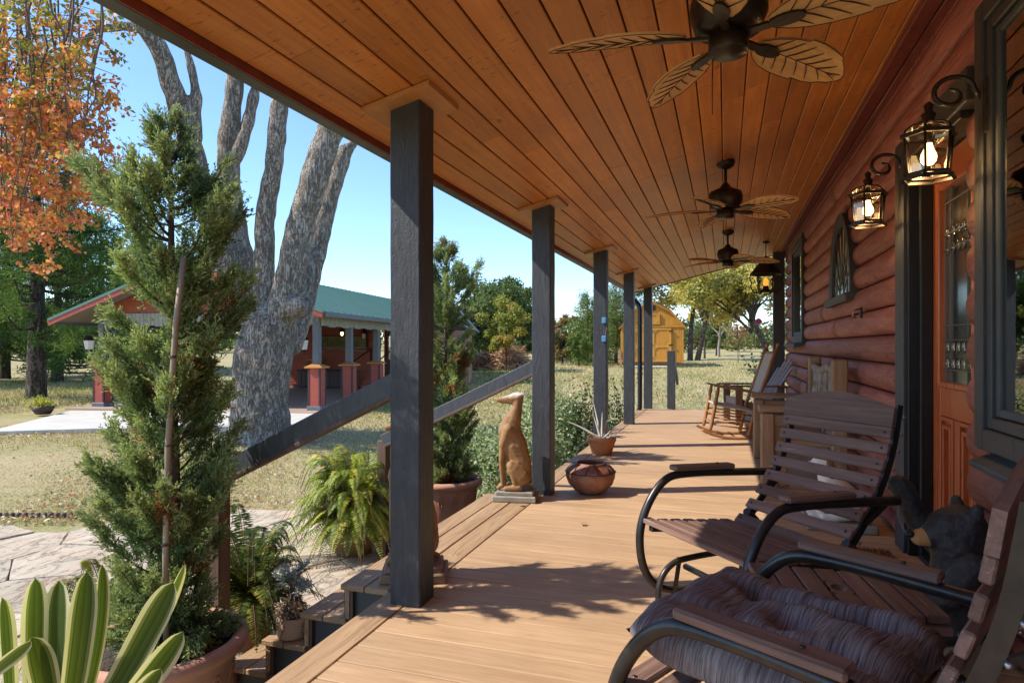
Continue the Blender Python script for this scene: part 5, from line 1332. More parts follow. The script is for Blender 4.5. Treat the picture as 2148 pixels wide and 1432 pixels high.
# drooping foliage
Vs = []; Cs = []; tw = MB()
g = np.random.default_rng(21)
def px_leaves(n, fx, fy, D0, D1, pal, ls):
    px = fx(n); py = fy(n); D = g.uniform(D0, D1, n)
    N = (px - 1074) / FPX * D; c = np.stack([-SA * D + CA * N, CA * D + SA * N, CAMZ + (725 - py) / FPX * D], 1)
    return c
PW = np.array([(.70, .24, .085), (.75, .33, .11), (.60, .15, .075), (.72, .40, .12), (.68, .27, .17)]); PGN = np.array([(.32, .34, .08), (.22, .27, .065), (.44, .36, .09), (.60, .30, .09)])
for k in range(46):
    x0 = g.uniform(-170, 250); y0 = g.uniform(-260, 60); D = g.uniform(10.6, 13.8)
    reach = np.interp(x0, [-170, 0, 60, 170, 230, 260], [480, 470, 560, 560, 380, 180]) * g.uniform(.7, 1.0); ln = max(90, reach - y0); m = 12
    s = np.linspace(0, 1, m); wig = np.cumsum(g.normal(0, 9, m)); px = x0 + g.normal(0, 55) * s + wig; py = y0 + ln * s ** .9
    P_ = np.array([at(a, b, D + .5 * q) for a, b, q in zip(px, py, s)]) - np.array(T0)
    tw.tube([tuple(p) for p in P_], list(np.linspace(.024, .006, m)), 5, False)
    for j in range(int(6 + ln / 50)):
        t = g.uniform(.12, 1.0); i = min(int(t * (m - 1)), m - 2); f = t * (m - 1) - i; b0 = P_[i] * (1 - f) + P_[i + 1] * f
        az = g.uniform(0, 6.283); tl = g.uniform(.25, .75) * (1.15 - .4 * t); e = b0 + np.array([math.cos(az) * tl, math.sin(az) * tl, -tl * g.uniform(-.1, .8)])
        if e[2] + T0.z > 1.25 + 12 * (725 - 20) / FPX and g.random() < .3: continue
        tw.tube([tuple(b0), tuple((b0 + e) / 2 + g.normal(0, .04, 3) + np.array([0, 0, .06])), tuple(e)], [.008, .006, .003], 4, False)
        nl = int(g.integers(12, 30)); sp = g.beta(3, 1.2, nl)[:, None]; c = b0 * (1 - sp) + e * sp + g.normal(0, .055, (nl, 3)) + np.array([0, 0, -.03])
        d = rdir(nl); d[:, 2] -= .55
        Vs.append(leaves(c, d, rdir(nl), g.uniform(.06, .135, nl), g.uniform(.055, .11, nl)))
        yy = 725 - (b0[2] + T0.z - CAMZ) * FPX / D
        warm = np.clip(.15 + yy / 330 + g.normal(0, .22), .05, .95); sel = g.random(nl) < warm
        Cs.append(np.where(sel[:, None], PW[g.integers(0, 5, nl)], PGN[g.integers(0, 4, nl)]) * g.normal(1, .14, (nl, 1)))
# crown high above the porch roof, out of the picture
cc = np.stack([g.normal(-7.5, 2.2, 60), g.normal(13.5, 2.2, 60), g.uniform(10.5, 15, 60)], 1) - np.array(T0)
n = 7000; c = cc[g.integers(0, 60, n)] + g.normal(0, .6, (n, 3)); Vs.append(leaves(c, rdir(n), rdir(n), np.full(n, .11), np.full(n, .09))); Cs.append(pick([(.45, .2, .05), (.3, .22, .05), (.18, .18, .04)], n))
link('crown', arr_mesh('maple_crown', np.concatenate(Vs), 4, np.clip(np.concatenate(Cs), .01, .8)), M['leaf'], bt); tw.build('twigs', M['twig'], bt)

# ------------------------------------------------------------------ background trees
def broad(name, lab, px, D, H, R_, pal, n, ls, zc=None, trunk=.2, group='trees beyond the lawn', seed=0, lean=(0, 0), flat=.8, gap=1.0, twin=False, dens=26):
    b = ground_at(px, D); t = thing(name, lab, 'tree', tuple(b), 0, group); g = np.random.default_rng(seed)
    zc = zc or H * .62; hz = H - zc
    nc = dens; cc = nrm(g.normal(size=(nc, 3))) * (g.random((nc, 1)) ** .38) * np.array([R_, R_, hz * .92]) + np.array([lean[0], lean[1], zc])
    idx = g.integers(0, nc, n); rc_ = R_ * .21 * gap
    off = nrm(g.normal(size=(n, 3))) * (g.random((n, 1)) ** .5) * rc_ * g.uniform(.7, 1.35, nc)[idx][:, None]; off[:, 2] *= flat; c = cc[idx] + off
    d = nrm(g.normal(size=(n, 3)) - np.array([0, 0, .25])); nn = nrm(off + g.normal(0, .25, (n, 3)) * rc_ + np.array([0, 0, .3 * rc_]))
    pal = np.array(pal); tone = g.integers(0, len(pal), nc); mixs = np.where(g.random(n) < .6, tone[idx], g.integers(0, len(pal), n))
    link('crown', arr_mesh(name + '_crown', leaves(c, d, nn, g.uniform(.7, 1.3, n) * ls, g.uniform(.55, .85, n) * ls), 4, np.clip(pal[mixs] * g.normal(1, .13, (n, 1)), .01, .8)), M['leaf'], t)
    tr = MB(); top = Vector((lean[0], lean[1], zc + hz * .3))
    for w in ((0,) if not twin else (-1, 1)):
        o = Vector((w * trunk * .9, 0, 0)); mid = Vector((lean[0] * .3 + w * trunk * 1.6, lean[1] * .3, zc * .45))
        tr.tube(bez([tuple(o - Vector((0, 0, .2))), tuple(o * 1 + Vector((0, 0, .25))), tuple(mid), tuple(top + o * 2)], 4), list(np.linspace(trunk * (1.25 if not twin else .85), trunk * .3, 13)), 8)
    for k in range(0, nc, 2):
        e = Vector(cc[k]); s0 = Vector((lean[0] * .5, lean[1] * .5, zc * g.uniform(.45, .85)))
        tr.tube(bez([tuple(s0), tuple(s0.lerp(e, .5) + Vector((0, 0, .15 * R_))), tuple(e)], 3), list(np.linspace(trunk * .38, trunk * .08, 7)), 5, False)
    tr.build('trunk', M['bark2'], t); return t
def pine(lab, px, D, H, R_, pal, n, seed=0, z0=.15, trunk=.25, group='pines around the yard', ls=.20, dz=1.0):
    b = ground_at(px, D); t = thing('pine_tree', lab, 'tree', tuple(b), 0, group); g = np.random.default_rng(seed)
    tr = MB(); tr.tube([(0, 0, -.3), (0, 0, .2), (.05, 0, H * .4), (0, .05, H * .95)], [trunk * 1.35, trunk * 1.1, trunk * .75, .03], 10)
    nb = int(46 * dz); tips = []
    for k in range(nb):
        h = H * (z0 + (1 - z0) * (k / nb) ** .9); q = (h / H - z0) / (1 - z0); r = R_ * (1 - q) ** .7 * g.uniform(.55, 1.1) + .25; az = g.uniform(0, 6.283)
        d = np.array([math.cos(az), math.sin(az), 0]); e = np.array([0, 0, h]) + d * r + np.array([0, 0, r * g.uniform(-.05, .35)])
        tr.tube(bez([(0, 0, h), tuple(np.array([0, 0, h]) + d * r * .5 + np.array([0, 0, -.03 * r])), tuple(e)], 3), list(np.linspace(trunk * .22, .012, 7)), 5, False)
        m = max(4, int(9 * r / R_ * 2)); s = g.uniform(.35, 1.05, m)[:, None]; tips.append(np.array([0, 0, h]) * (1 - s) + e * s + g.normal(0, .16 * r ** .5, (m, 3)))
    tips = np.concatenate(tips); idx = g.integers(0, len(tips), n)
    dd = nrm(g.normal(size=(n, 3)) + np.array([0, 0, .55])); c = tips[idx] + g.normal(0, .13, (n, 3))
    pal = np.array(pal); tone = g.integers(0, len(pal), len(tips))[idx]
    link('crown', arr_mesh('pine_crown', leaves(c, dd, nrm(g.normal(size=(n, 3))), g.uniform(.8, 1.4, n) * ls, np.full(n, ls * .16)), 4, np.clip(pal[tone] * g.normal(1, .15, (n, 1)), .01, .8)), M['needle'], t)
    tr.build('trunk', M['bark2'], t); return t
PG = [(.095, .17, .04), (.14, .23, .055), (.065, .12, .033), (.19, .28, .07), (.085, .15, .045)]
PL = [(.13, .20, .05), (.17, .24, .06), (.10, .16, .045), (.21, .27, .08)]
pine('tall dark pine with bare lower branches left of the pavilion', 76, 23.5, 10.5, 4.6, PG, 30000, 1, .2, .30, ls=.26, dz=1.5)
for i, (px, D, H, r) in enumerate([(-160, 31, 11, 4.2), (10, 36, 10.5, 3.8), (120, 33, 9.0, 3.4), (210, 38, 9.4, 3.6), (300, 41, 8.8, 3.4), (380, 44, 8.0, 3.4), (-330, 28, 11, 4)]):
    pine(['dark pine behind the pavilion at the far left edge', 'dark pine behind the tall left pine', 'pine between the tall pine and pavilion post', 'pine right behind the left pavilion roof slope', 'pine seen through the open pavilion', 'farthest pine behind the pavilion, mostly hidden', 'pine just outside the left picture edge'][i], px, D, H, r, PG, 15000, 20 + i, .06, .26, ls=.30, dz=1.3)
OLV = [(.085, .13, .04), (.11, .16, .05), (.065, .10, .035), (.14, .19, .06)]
YG = [(.24, .28, .06), (.33, .34, .07), (.42, .36, .08), (.17, .23, .05), (.45, .30, .07)]
GLD = [(.44, .39, .11), (.56, .48, .14), (.34, .33, .09), (.24, .26, .075), (.62, .50, .15), (.19, .21, .06)]
BRN = [(.30, .17, .08), (.24, .15, .07), (.38, .23, .10), (.20, .18, .07)]
broad('oak_tree', 'large dark green tree behind the brush pile', 1030, 50, 7.2, 3.6, OLV, 17000, .22, 3.9, .3, seed=31, gap=1.5)
broad('oak_tree', 'round dark green tree left of the yellow-green maple', 960, 47, 6.2, 3.2, OLV, 13000, .22, 3.4, .3, seed=32, gap=1.5)
broad('oak_tree', 'dark evergreen tree right behind the yellow-green maple', 1095, 54, 6.4, 2.6, OLV, 10000, .22, 3.4, .25, seed=33, gap=1.5)
broad('young_maple', 'young yellow-green maple in front of the brush pile', 1062, 36, 4.2, 1.45, YG, 9000, .13, 2.5, .06, seed=34, gap=1.35)
broad('bare_bush', 'rusty brown thin tree between second and third posts', 1196, 47, 3.7, 1.0, BRN, 3000, .14, 2.4, .07, seed=35, gap=1.2)
broad('field_bush', 'olive brown bushy tree right of the second post', 1180, 43, 2.5, 1.1, [(.22, .20, .08), (.28, .22, .09), (.16, .18, .06)], 4500, .14, 1.35, .08, seed=36, gap=1.4)
broad('field_bush', 'bright green bushy sapling left of the third post', 1214, 40, 2.3, .7, PL, 3200, .12, 1.3, .05, seed=37, gap=1.4)
pine('light green young pine left of the third post', 1232, 43, 4.6, 1.7, PL, 9000, 41, .02, .10, ls=.22)
pine('light green young pine right of the third post', 1292, 45, 5.6, 1.6, PL, 9000, 42, .02, .12, ls=.22)
pine('taller pine behind the gold shed', 1320, 52, 7.2, 2.2, PG, 9000, 43, .05, .15, ls=.26)
pine('darker pine left of the gold shed', 1262, 52, 5.6, 2.0, PG, 8000, 44, .02, .14, ls=.26)
broad('golden_tree', 'big golden-leaved tree with twin grey trunks right of the shed', 1456, 52, 10.0, 5.2, GLD, 24000, .24, 6.9, .34, seed=51, gap=1.15, twin=True, lean=(1.2, 0), dens=34)
broad('golden_tree', 'golden-leaved tree with a leaning trunk behind the hanging lantern', 1618, 34, 6.6, 3.3, GLD, 20000, .17, 4.6, .20, seed=52, gap=1.15, lean=(-1.9, .5), dens=34)
broad('yellow_tree', 'small bright yellow tree beside the twin trunks', 1478, 56, 5.6, 1.7, [(.55, .47, .06), (.48, .44, .07), (.36, .38, .06)], 3500, .18, 4.3, .10, seed=53, gap=1.0)
broad('field_bush', 'dark green cedar bush at the field edge', 1503, 66, 4.6, 1.3, OLV, 3500, .2, 2.2, .1, seed=54, gap=1.6)
broad('sapling', 'thin reddish sapling standing in the far lawn', 1548, 47, 2.9, .6, [(.34, .15, .09), (.26, .14, .08), (.40, .22, .12)], 700, .10, 2.0, .035, seed=55, gap=1.0)
# leafless tree
bb = ground_at(1508, 62); lt = thing('bare_tree', 'leafless grey tree with fine branches right of the golden tree', 'tree', tuple(bb), 0)
tr = MB(); g = np.random.default_rng(9)
def grow(p, d, L, r, lv):
    q = p + d * L; tr.tube([tuple(p), tuple((p + q) / 2 + g.normal(0, .05 * L, 3)), tuple(q)], [r, r * .85, r * .65], 5, False)
    if lv:
        for k in range(3): grow(q, nrm(d + g.normal(0, .5, 3) + np.array([0, 0, .12])), L * g.uniform(.62, .85), r * .62, lv - 1)
grow(np.zeros(3), np.array([.05, 0, 1.0]), 1.9, .16, 5)
tr.build('branches', M['bark'], lt)
# far wood as one mass
g = np.random.default_rng(77); Vs = []; Cs = []
for k in range(240):
    px = g.uniform(-900, 2400); D = g.uniform(74, 115); b = ground_at(px, D); H = g.uniform(2.6, 5.2) * D / 90 * (1.0 if px < 1440 else .85); rr_ = g.uniform(1.6, 3.2)
    m = 420; off = nrm(g.normal(size=(m, 3))) * (g.random((m, 1)) ** .4) * np.array([rr_, rr_, H * .55]); c = np.array(b) + np.array([0, 0, H * .52]) + off
    Vs.append(leaves(c, rdir(m), nrm(off + g.normal(0, .4, (m, 3))), g.uniform(.3, .6, m), g.uniform(.25, .45, m)))
    pal = [(.10, .15, .055), (.14, .185, .07), (.19, .20, .075), (.09, .12, .05), (.24, .19, .09)][g.integers(0, 5)]
    Cs.append(np.array(pal)[None] * g.normal(1, .16, (m, 1)) * np.ones((m, 3)))
tag(link('far_wood', arr_mesh('far_wood', np.concatenate(Vs), 4, np.clip(np.concatenate(Cs), .01, .8)), M['leaf']), 'distant line of woods along the field edge', 'woods', kind='stuff')

# brush pile
bpz = ground_at(1048, 38); bp = thing('brush_pile', 'heap of reddish brush and pale cut branches in the field', 'brush pile', tuple(bpz))
g = np.random.default_rng(12); n = 5200; u = nrm(g.normal(size=(n, 3))); u[:, 2] = np.abs(u[:, 2]); c = u * np.array([2.0, 1.4, 1.15]) * (g.random((n, 1)) ** .3) * (1 + .25 * np.sin(u[:, :1] * 5))
d = nrm(g.normal(size=(n, 3)) * np.array([1, 1, .45]))
tag(link('sticks', arr_mesh('brush_sticks', leaves(c, d, rdir(n), g.uniform(.3, .8, n), g.uniform(.03, .08, n)), 4, pick([(.42, .22, .13), (.52, .31, .20), (.32, .16, .10), (.58, .43, .32)], n)), M['litter'], bp), None, None, kind='stuff')
for k in range(9):
    a = Vector((g.uniform(-1.3, 1.6), g.uniform(-1.3, -.4), g.uniform(.3, .9))); MB().tube([a, a + Vector((g.uniform(.5, 1.2), g.uniform(-.3, .1), g.uniform(-.5, .05)))], .045, 6).build('pale_branch', M['drift'], bp)

# ------------------------------------------------------------------ pavilion
pv = at(665, 725, 18.4); PZ = -.575
pav = thing('pavilion', 'red open-sided pavilion with green metal roof across the yard', 'pavilion', (pv.x, pv.y, PZ), R(8.5))
W0, W1, DP = -6.95, 0.0, 9.8
def pbox(c, s, name, mat, ch=0.0, par=None): return MB().box(c, s, None, ch).build(name, mat, par or pav)
pbox((-3.4, 4.7, -.06), (8.2, 11.0, .12), 'floor_slab', M['pav_floor'])
for (x, ys_) in ((W1, (0, 2.2, 4.5, 7.0)), (W0, (0, 4.6, 9.2)), (-4.7, (9.2,)), (-2.4, ())):
    for y in ys_:
        ped = pbox((x, y, .62), (.36, .36, 1.12), 'pedestal', M['red_ped'], .012)
        pbox((x, y, .06), (.42, .42, .12), 'base_block', M['grey_post'], .01, ped)
        for sx in (-1, 1):
            for sy in (-1, 1): pbox((x + sx * .165, y + sy * .165, .65), (.05, .05, 1.04), 'corner_strip', M['maroon_box'], 0, ped)
        MB().add([(x - .26, y - .26, 1.19), (x + .26, y - .26, 1.19), (x + .26, y + .26, 1.19), (x - .26, y + .26, 1.19), (x - .26, y - .26, 1.23), (x + .26, y - .26, 1.23), (x + .26, y + .26, 1.23), (x - .26, y + .26, 1.23), (x - .1, y - .1, 1.31), (x + .1, y - .1, 1.31), (x + .1, y + .1, 1.31), (x - .1, y + .1, 1.31)],
                 [(0, 1, 2, 3), (0, 1, 5, 4), (1, 2, 6, 5), (2, 3, 7, 6), (3, 0, 4, 7), (4, 5, 9, 8), (5, 6, 10, 9), (6, 7, 11, 10), (7, 4, 8, 11), (8, 9, 10, 11)]).build('pedestal_cap', M['cap'], ped)
        pbox((x, y, 1.95), (.19, .19, 1.32), 'post', M['grey_post'], .008)
RIDX, RZ, SL = -3.55, 4.25, .372
def rz_at(x): return RZ - SL * abs(x - RIDX)
XL, XR, YF0, YF1 = -8.1, .55, -.75, 17.0
for (xa, xb, nm) in ((XL, RIDX, 'roof_slope'), (RIDX, XR, 'roof_slope')):
    vs = [(xa, YF0, rz_at(xa)), (xb, YF0, rz_at(xb)), (xb, YF1, rz_at(xb)), (xa, YF1, rz_at(xa))]
    rf = MB().add(vs + [(a, b, c + .05) for a, b, c in vs], [(0, 1, 2, 3), (4, 5, 6, 7), (0, 1, 5, 4), (1, 2, 6, 5), (2, 3, 7, 6), (3, 0, 4, 7)]).build(nm, M['greenroof'], pav)
    for k in range(40):
        y = YF0 + .2 + k * .43
        MB().beam((xa, y, rz_at(xa) + .06), (xb, y, rz_at(xb) + .06), .04, .03).build('roof_rib', M['greenroof'], rf)
    MB().beam((xa, YF0 - .02, rz_at(xa) - .07), (xb, YF0 - .02, rz_at(xb) - .07), .03, .15).build('rake_board', M['red_ped'], pav)
    MB().beam((xa, YF0 - .035, rz_at(xa) + .03), (xb, YF0 - .035, rz_at(xb) + .03), .03, .07).build('rake_trim', M['greenroof'], pav)
    MB().add([(a, b, c - .03) for a, b, c in vs], [(0, 1, 2, 3)]).build('soffit', M['soffit'], pav)
    xe = xa if xa == XL else xb
    pbox((xe, 8.1, rz_at(xe) - .04), (.05, 17.5, .12), 'eave_fascia', M['grey_post'])
MB().prism([(W0 - .1, 2.75), (W1 + .1, 2.75), (W1 + .1, rz_at(W1 + .1) - .05), (RIDX, RZ - .05), (W0 - .1, rz_at(W0 - .1) - .05)], lambda a, b: (a, -.02, b), lambda a, b: (a, .06, b)).build('gable_panel', M['red_siding'], pav)
nv = 56
for k in range(nv):
    x = W0 - .1 + (k + .5) * (7.15 / nv); hh = .36 + (.03 if (k // 3) % 2 else 0)
    pbox((x, -.05, 2.79 - hh / 2), (7.15 / nv - .008, .03, hh), 'valance_board', M['valance'])
nv = 60
for k in range(nv):
    y = .0 + (k + .5) * (9.4 / nv); hh = .34 + (.03 if (k // 3) % 2 else 0)
    pbox((W1 + .12, y, 2.74 - hh / 2), (.03, 9.4 / nv - .008, hh), 'valance_board', M['valance'])
pbox((W1 + .05, 4.6, 2.62), (.1, 9.4, .2), 'side_beam', M['soffit']); pbox((W0, 4.6, 2.62), (.12, 9.4, .2), 'side_beam', M['soffit'])
# back wall of red lap siding
pbox((-4.4, DP + .06, 1.65), (4.9, .06, 3.3), 'wall_sheathing', M['red_siding']); pbox((-1.15, DP + .68, 1.65), (1.6, .06, 3.3), 'wall_sheathing', M['soffit'])
for k in range(16): pbox((-4.4, DP - .006 * (k % 2), .1 + k * .2), (4.8, .05, .195), 'siding_board', M['red_siding'])
for k in range(16): pbox((-1.15, DP + .6, .1 + k * .2), (1.6, .05, .195), 'siding_board', M['soffit'])
pbox((-2.0, DP - .06, 1.4), (.18, .12, 2.8), 'door_trim', M['black'])
hw = pbox((-1.35, DP + .52, 1.9), (.9, .08, 1.5), 'house_window', M['valance']); pbox((-1.35, DP + .46, 1.9), (.75, .06, 1.35), 'pane', M['pane'], 0, hw)
for (x0, x1) in ((-2.55, -2.0), (-1.5, -1.0)):
    MB().tube([(x0, DP - 2.2, .1), (x0, DP - 2.2, .95), (x1, DP - .9, 1.7), (x1, DP - .9, .4)], .035, 6).build('stair_rail', M['black'], pav)
for k in range(3): pbox((-1.7, DP - .5 - k * .3, .42 - k * .15), (1.2, .32, .15), 'stair_tread', M['red_ped'])
# scroll brackets at the front left post
for s in (1,):
    mbk = MB()
    for q in range(3): mbk.tube([(W0 + .12 + .12 * q + .09 * math.cos(a), 0, 2.36 - .13 * q * .8 + .09 * math.sin(a)) for a in np.linspace(0, 5.2, 12)], .022, 5)
    mbk.tube([(W0 + .1, 0, 1.75), (W0 + .2, 0, 2.1), (W0 + .6, 0, 2.42)], .022, 5); mbk.build('scroll_bracket', M['grey_post'], pav)
# things inside / on it
def placed(name, lab, cat, loc, grp=None):
    o = thing(name, lab, cat, (0, 0, 0), 0, grp); o.matrix_world = pav_mat @ Matrix.Translation(loc); return o
pav_mat = Matrix.Translation((pv.x, pv.y, PZ)) @ Matrix.Rotation(R(8.5), 4, 'Z')
bx = placed('storage_bench', 'dark wooden storage box against the pavilion back wall', 'storage box', (-4.3, DP - .45, 0))
MB().box((0, 0, .36), (2.3, .6, .70), ch=.01).build('box_body', M['maroon_box'], bx); MB().box((0, -.02, .74), (2.4, .68, .05), ch=.01).build('lid', M['maroon_box'], bx)
for k in range(12): MB().box((-1.05 + k * .19, -.305, .36), (.17, .02, .6), ch=.004).build('front_board', M['maroon_box'], bx)
sg = placed('wall_sign', 'long carved wooden sign on the red pavilion wall', 'sign', (-3.75, DP - .12, 1.75))
MB().box((0, 0, .22), (2.5, .05, .62), ch=.01).build('board', M['sign_b'], sg)
for (c_, s_) in (((0, -.03, .51), (2.5, .03, .04)), ((0, -.03, -.07), (2.5, .03, .04)), ((1.23, -.03, .22), (.04, .03, .56)), ((-1.23, -.03, .22), (.04, .03, .56))): MB().box(c_, s_).build('frame_strip', M['maroon_box'], sg)
fc = bpy.data.curves.new('lettering', 'FONT'); fc.body = 'Madeena'; fc.size = .52; fc.extrude = .01; fc.align_x = 'CENTER'
fo = bpy.data.objects.new('tmp', fc); C.objects.link(fo); dg = bpy.context.evaluated_depsgraph_get(); fm = bpy.data.meshes.new_from_object(fo.evaluated_get(dg)); bpy.data.objects.remove(fo)
lo = link('lettering', fm, M['sign_t'], sg); lo.rotation_euler = (R(90), 0, 0); lo.location = (0, -.035, .06)
MB().beam((-1.2, -.06, -.16), (1.3, -.06, -.02), .03, .03).build('crossed_stick', M['bamboo'], sg); MB().beam((-1.2, -.06, -.02), (1.3, -.06, -.18), .03, .03).build('crossed_stick', M['bamboo'], sg)
def post_lantern(loc, lab):
    o = placed('post_lantern', lab, 'lantern', loc, 'lanterns on the pavilion posts')
    MB().lathe([(.02, .30), (.05, .34), (.16, .24), (.17, .22), (.15, .22), (.10, -.08), (.11, -.10), (.03, -.14), (.015, -.2)], 6, smooth=False).build('lantern_frame', M['bronze'], o)
    MB().lathe([(.158, .20), (.115, -.06)], 6, smooth=False).build('glass', M['white'], o)
    MB().tube(bez([(.0, 0, .33), (.05, .02, .42), (.2, .05, .40), (.28, .06, .25)], 4), .018, 6).build('arm', M['bronze'], o); return o
post_lantern((W1 - .36, -.12, 1.78), 'dark lantern on the pavilion post right of the big tree'); post_lantern((W0 - .36, -.12, 1.78), 'dark lantern on the left pavilion post')
pl = placed('porch_light', 'small lit lamp hanging under the pavilion roof', 'lamp', (-1.3, 4.5, 2.3))
MB().lathe([(.01, .2), (.05, .17), (.13, .02), (.12, .01)], 12).build('shade', M['bronze'], pl); MB().ball((0, 0, -.03), (.05, .05, .09)).build('bulb', M['bulb'], pl); MB().tube([(0, 0, .18), (0, 0, .45)], .012, 6).build('rod', M['bronze'], pl)
pl2 = placed('wall_lamp', 'unlit dark wall lamp beside the pavilion door', 'lamp', (-2.6, DP - .2, 2.35))
MB().lathe([(.01, .25), (.06, .2), (.14, .02), (.13, .0)], 12).build('shade', M['bronze'], pl2); MB().lathe([(.001, -.22), (.08, -.2), (.08, .02)], 12).build('globe', M['white'], pl2)
# house roof behind
hr = placed('neighbouring_roof', 'pale metal roof rising behind the pavilion roof', 'roof', (-2.6, 17.4, 0))
vs = [(-2.6, 0, 3.3), (1.3, 0, 3.2), (1.3, 2.6, 4.6), (-1.6, 2.6, 4.62)]
MB().add(vs + [(a, b, c + .06) for a, b, c in vs], [(0, 1, 2, 3), (4, 5, 6, 7), (0, 1, 5, 4), (1, 2, 6, 5), (2, 3, 7, 6), (3, 0, 4, 7)]).build('metal_sheet', M['tealroof'], hr)
for k in range(8):
    x = -2.5 + k * .52; MB().beam((x, 0, 3.37), (x + (.7 if x < -1.5 else 0), 2.6, 4.68), .05, .05).build('roof_rib', M['grey_post'], hr)
for k in range(10): MB().box((-.6, .6, .2 + k * .3), (3.4, .08, .29)).build('siding_board', M['red_siding'], hr)
# concrete apron in front
def zpt(px, py, z=-.60): 
    D = (CAMZ - z) * FPX / (py - 725); p = at(px, py, D); return (p.x, p.y)
pol = [zpt(-30, 906), zpt(60, 884), zpt(150, 861), zpt(700, 866), zpt(640, 890), zpt(420, 897), zpt(200, 899)]
ap = MB(); ap.prism(pol, lambda a, b: (a, b, -.72), lambda a, b: (a, b, -.592)); struct('concrete_apron', ap, M['concrete'], 'pale concrete slab in front of the pavilion')
# planter on the slab
q = zpt(90, 868, -.59); pt = thing('bowl_planter', 'dark boat-shaped planter of yellow-green leaves on the concrete slab', 'planter', (q[0], q[1], -.592))
MB().lathe([(.001, 0), (.22, 0), (.30, .10), (.36, .22), (.34, .22), (.28, .12), (.001, .1)], 24, fn=lambda r, z, a: r * (1 - .3 * abs(math.sin(a)))).build('bowl', M['maroon_box'], pt)
n = 500; c = rng.normal(0, 1, (n, 3)) * np.array([.17, .1, .07]) + np.array([-.05, 0, .27]); link('leaves', arr_mesh('planter_leaves', leaves(c, rdir(n), rdir(n), rng.uniform(.05, .1, n), rng.uniform(.03, .06, n)), 4, pick([(.42, .42, .06), (.32, .38, .06), (.5, .46, .1)], n)), M['leaf'], pt)

# ------------------------------------------------------------------ small coop, gold shed, pole
cb = ground_at(930, 28); co_ = thing('garden_shed', 'small reddish plank shed with steep roof behind the far juniper', 'shed', tuple(cb), YAW)
for k in range(12): MB().box((0, 0, .22 + k * .185), (2.35, 1.9, .18)).build('siding_board', M['coop'], co_)
for sx in (-1, 1):
    MB().beam((0, -.25, 3.95), (sx * 1.5, -.25, 2.25), .14, .06, up=(0, 1, 0)).build('rake_board', M['maroon_box'], co_)
    vs = [(0, -1.25, 3.98), (sx * 1.5, -1.25, 2.28), (sx * 1.5, 1.2, 2.28), (0, 1.2, 3.98)]
    MB().add(vs + [(a, b, c + .06) for a, b, c in vs], [(0, 1, 2, 3), (4, 5, 6, 7), (0, 1, 5, 4), (1, 2, 6, 5), (2, 3, 7, 6), (3, 0, 4, 7)]).build('roof_slope', M['tealroof'], co_)
    MB().beam((0, -1.27, 3.93), (sx * 1.5, -1.27, 2.23), .05, .14, up=(0, 0, 1)).build('rake_trim', M['maroon_box'], co_)
MB().prism([(-1.17, 2.3), (1.17, 2.3), (0, 3.8)], lambda a, b: (a, -.9, b), lambda a, b: (a, -.8, b)).build('gable', M['maroon_box'], co_)
for x in (-1, 1):
    for y in (-.8, .8): MB().box((x, y, .0), (.2, .2, .3)).build('skid_block', M['deadwood'], co_)

SD = 40.0; sb = ground_at(1368, SD)
sh = thing('barn_shed', 'golden gambrel-roofed garden shed across the lawn', 'shed', tuple(sb + Vector((0, 0, .0))), YAW - R(9))
Wh = 1.90; 
nb_ = 28
for k in range(nb_):
    x = -Wh + (k + .5) * 2 * Wh / nb_; MB().box((x, 0, 1.42), (2 * Wh / nb_ - .012, .06, 2.3)).build('siding_board', M['gold'], sh)
MB().prism([(-Wh, 2.5), (Wh, 2.5), (Wh * .98, 2.62), (Wh * .55, 3.45), (0, 3.95), (-Wh * .55, 3.45), (-Wh * .98, 2.62)], lambda a, b: (a, -.03, b), lambda a, b: (a, .05, b)).build('gable', M['gold'], sh)
for sx in (-1, 1):
    MB().box((sx * (Wh - .03), 2.0, 1.42), (.06, 4.0, 2.3)).build('side_wall', M['gold'], sh)
    for (a, b) in (((Wh + .14, 2.38), (Wh * .56, 3.50)), ((Wh * .56, 3.50), (0, 4.02))):
        vs = [(sx * a[0], -.18, a[1]), (sx * b[0], -.18, b[1]), (sx * b[0], 4.2, b[1]), (sx * a[0], 4.2, a[1])]
        MB().add(vs + [(p[0], p[1], p[2] + .06) for p in vs], [(0, 1, 2, 3), (4, 5, 6, 7), (0, 1, 5, 4), (1, 2, 6, 5), (2, 3, 7, 6), (3, 0, 4, 7)]).build('roof_slope', M['shedroof'], sh)
        MB().beam((sx * a[0], -.15, a[1] - .03), (sx * b[0], -.15, b[1] - .03), .03, .10).build('rake_trim', M['gold_t'], sh)
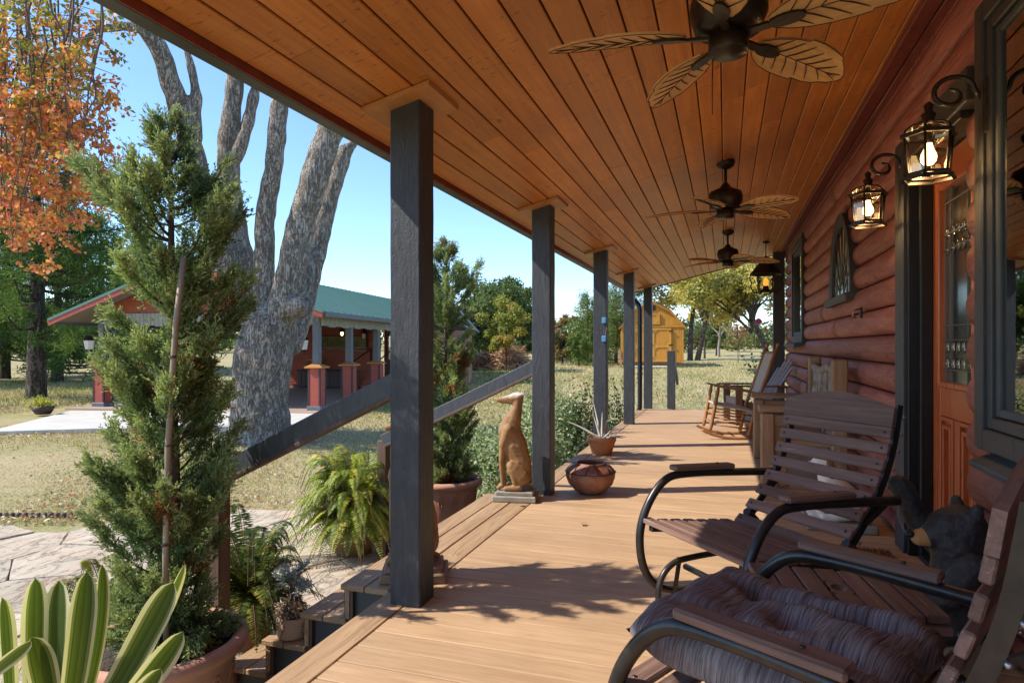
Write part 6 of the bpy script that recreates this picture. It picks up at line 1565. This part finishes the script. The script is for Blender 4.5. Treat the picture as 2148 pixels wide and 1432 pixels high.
MB().box((0, 2.0, .2), (3.5, 4.0, .18)).build('floor_skid', M['deadwood'], sh)
MB().box((0, -.06, 2.5), (2 * Wh, .05, .08)).build('belt_trim', M['gold_t'], sh)
def zdoor(x0, x1, z0, z1, par, hinges):
    d = MB().box(((x0 + x1) / 2, -.06, (z0 + z1) / 2), (x1 - x0, .05, z1 - z0)).build('shed_door', M['gold'], par)
    def tr(c, s, r=None): MB().box(c, s, r).build('door_trim', M['gold_t'], d)
    w = .09
    for x in (x0 + w / 2, x1 - w / 2): tr((x, -.10, (z0 + z1) / 2), (w, .04, z1 - z0))
    zs = [z0 + w / 2, z1 - w / 2] + ([(z0 + z1) / 2 - .1] if z1 - z0 > 1 else [])
    for z in zs: tr(((x0 + x1) / 2, -.10, z), (x1 - x0 - 2 * w, .038, w))
    for z in zs:
        for sx, x in ((1, x0 + w), (-1, x1 - w)):
            for sz in (1, -1):
                if (z == zs[0] and sz < 0) or (z == zs[1] and sz > 0): continue
                tr((x + sx * .08, -.10, z + sz * .12), (.22, .035, .06), Matrix.Rotation(sx * sz * R(45), 3, 'Y'))
    for z in hinges: MB().box((x1 - .02, -.13, z), (.22, .03, .07)).build('hinge', M['black'], d)
zdoor(.03, 1.14, .33, 2.38, sh, (.55, 1.35, 2.2)); zdoor(-1.14, -.03, .33, 2.38, sh, (.55, 1.35, 2.2)); zdoor(-.45, .45, 2.62, 3.3, sh, ())
MB().box((0, -.05, 3.62), (.4, .05, .3)).build('gable_vent', M['maroon_box'], sh)
rm = MB().beam((-1.9, -.9, 0), (-2.0, .1, 1.0), .08, .25).build('leaning_board', M['deadwood'], sh)
MB().box((0, -.9, .04), (2.2, 1.2, .08)).build('ramp_slab', M['concrete'], sh)
up_ = ground_at(1637, 60); po = thing('utility_pole', 'thin distant pole beside the dark wall post', 'pole', tuple(up_))
MB().tube([(0, 0, 0), (0, 0, 3.6)], [.16, .12], 8).build('shaft', M['metalpost'], po); MB().box((0, 0, 3.3), (1.3, .1, .1)).build('cross_arm', M['metalpost'], po)
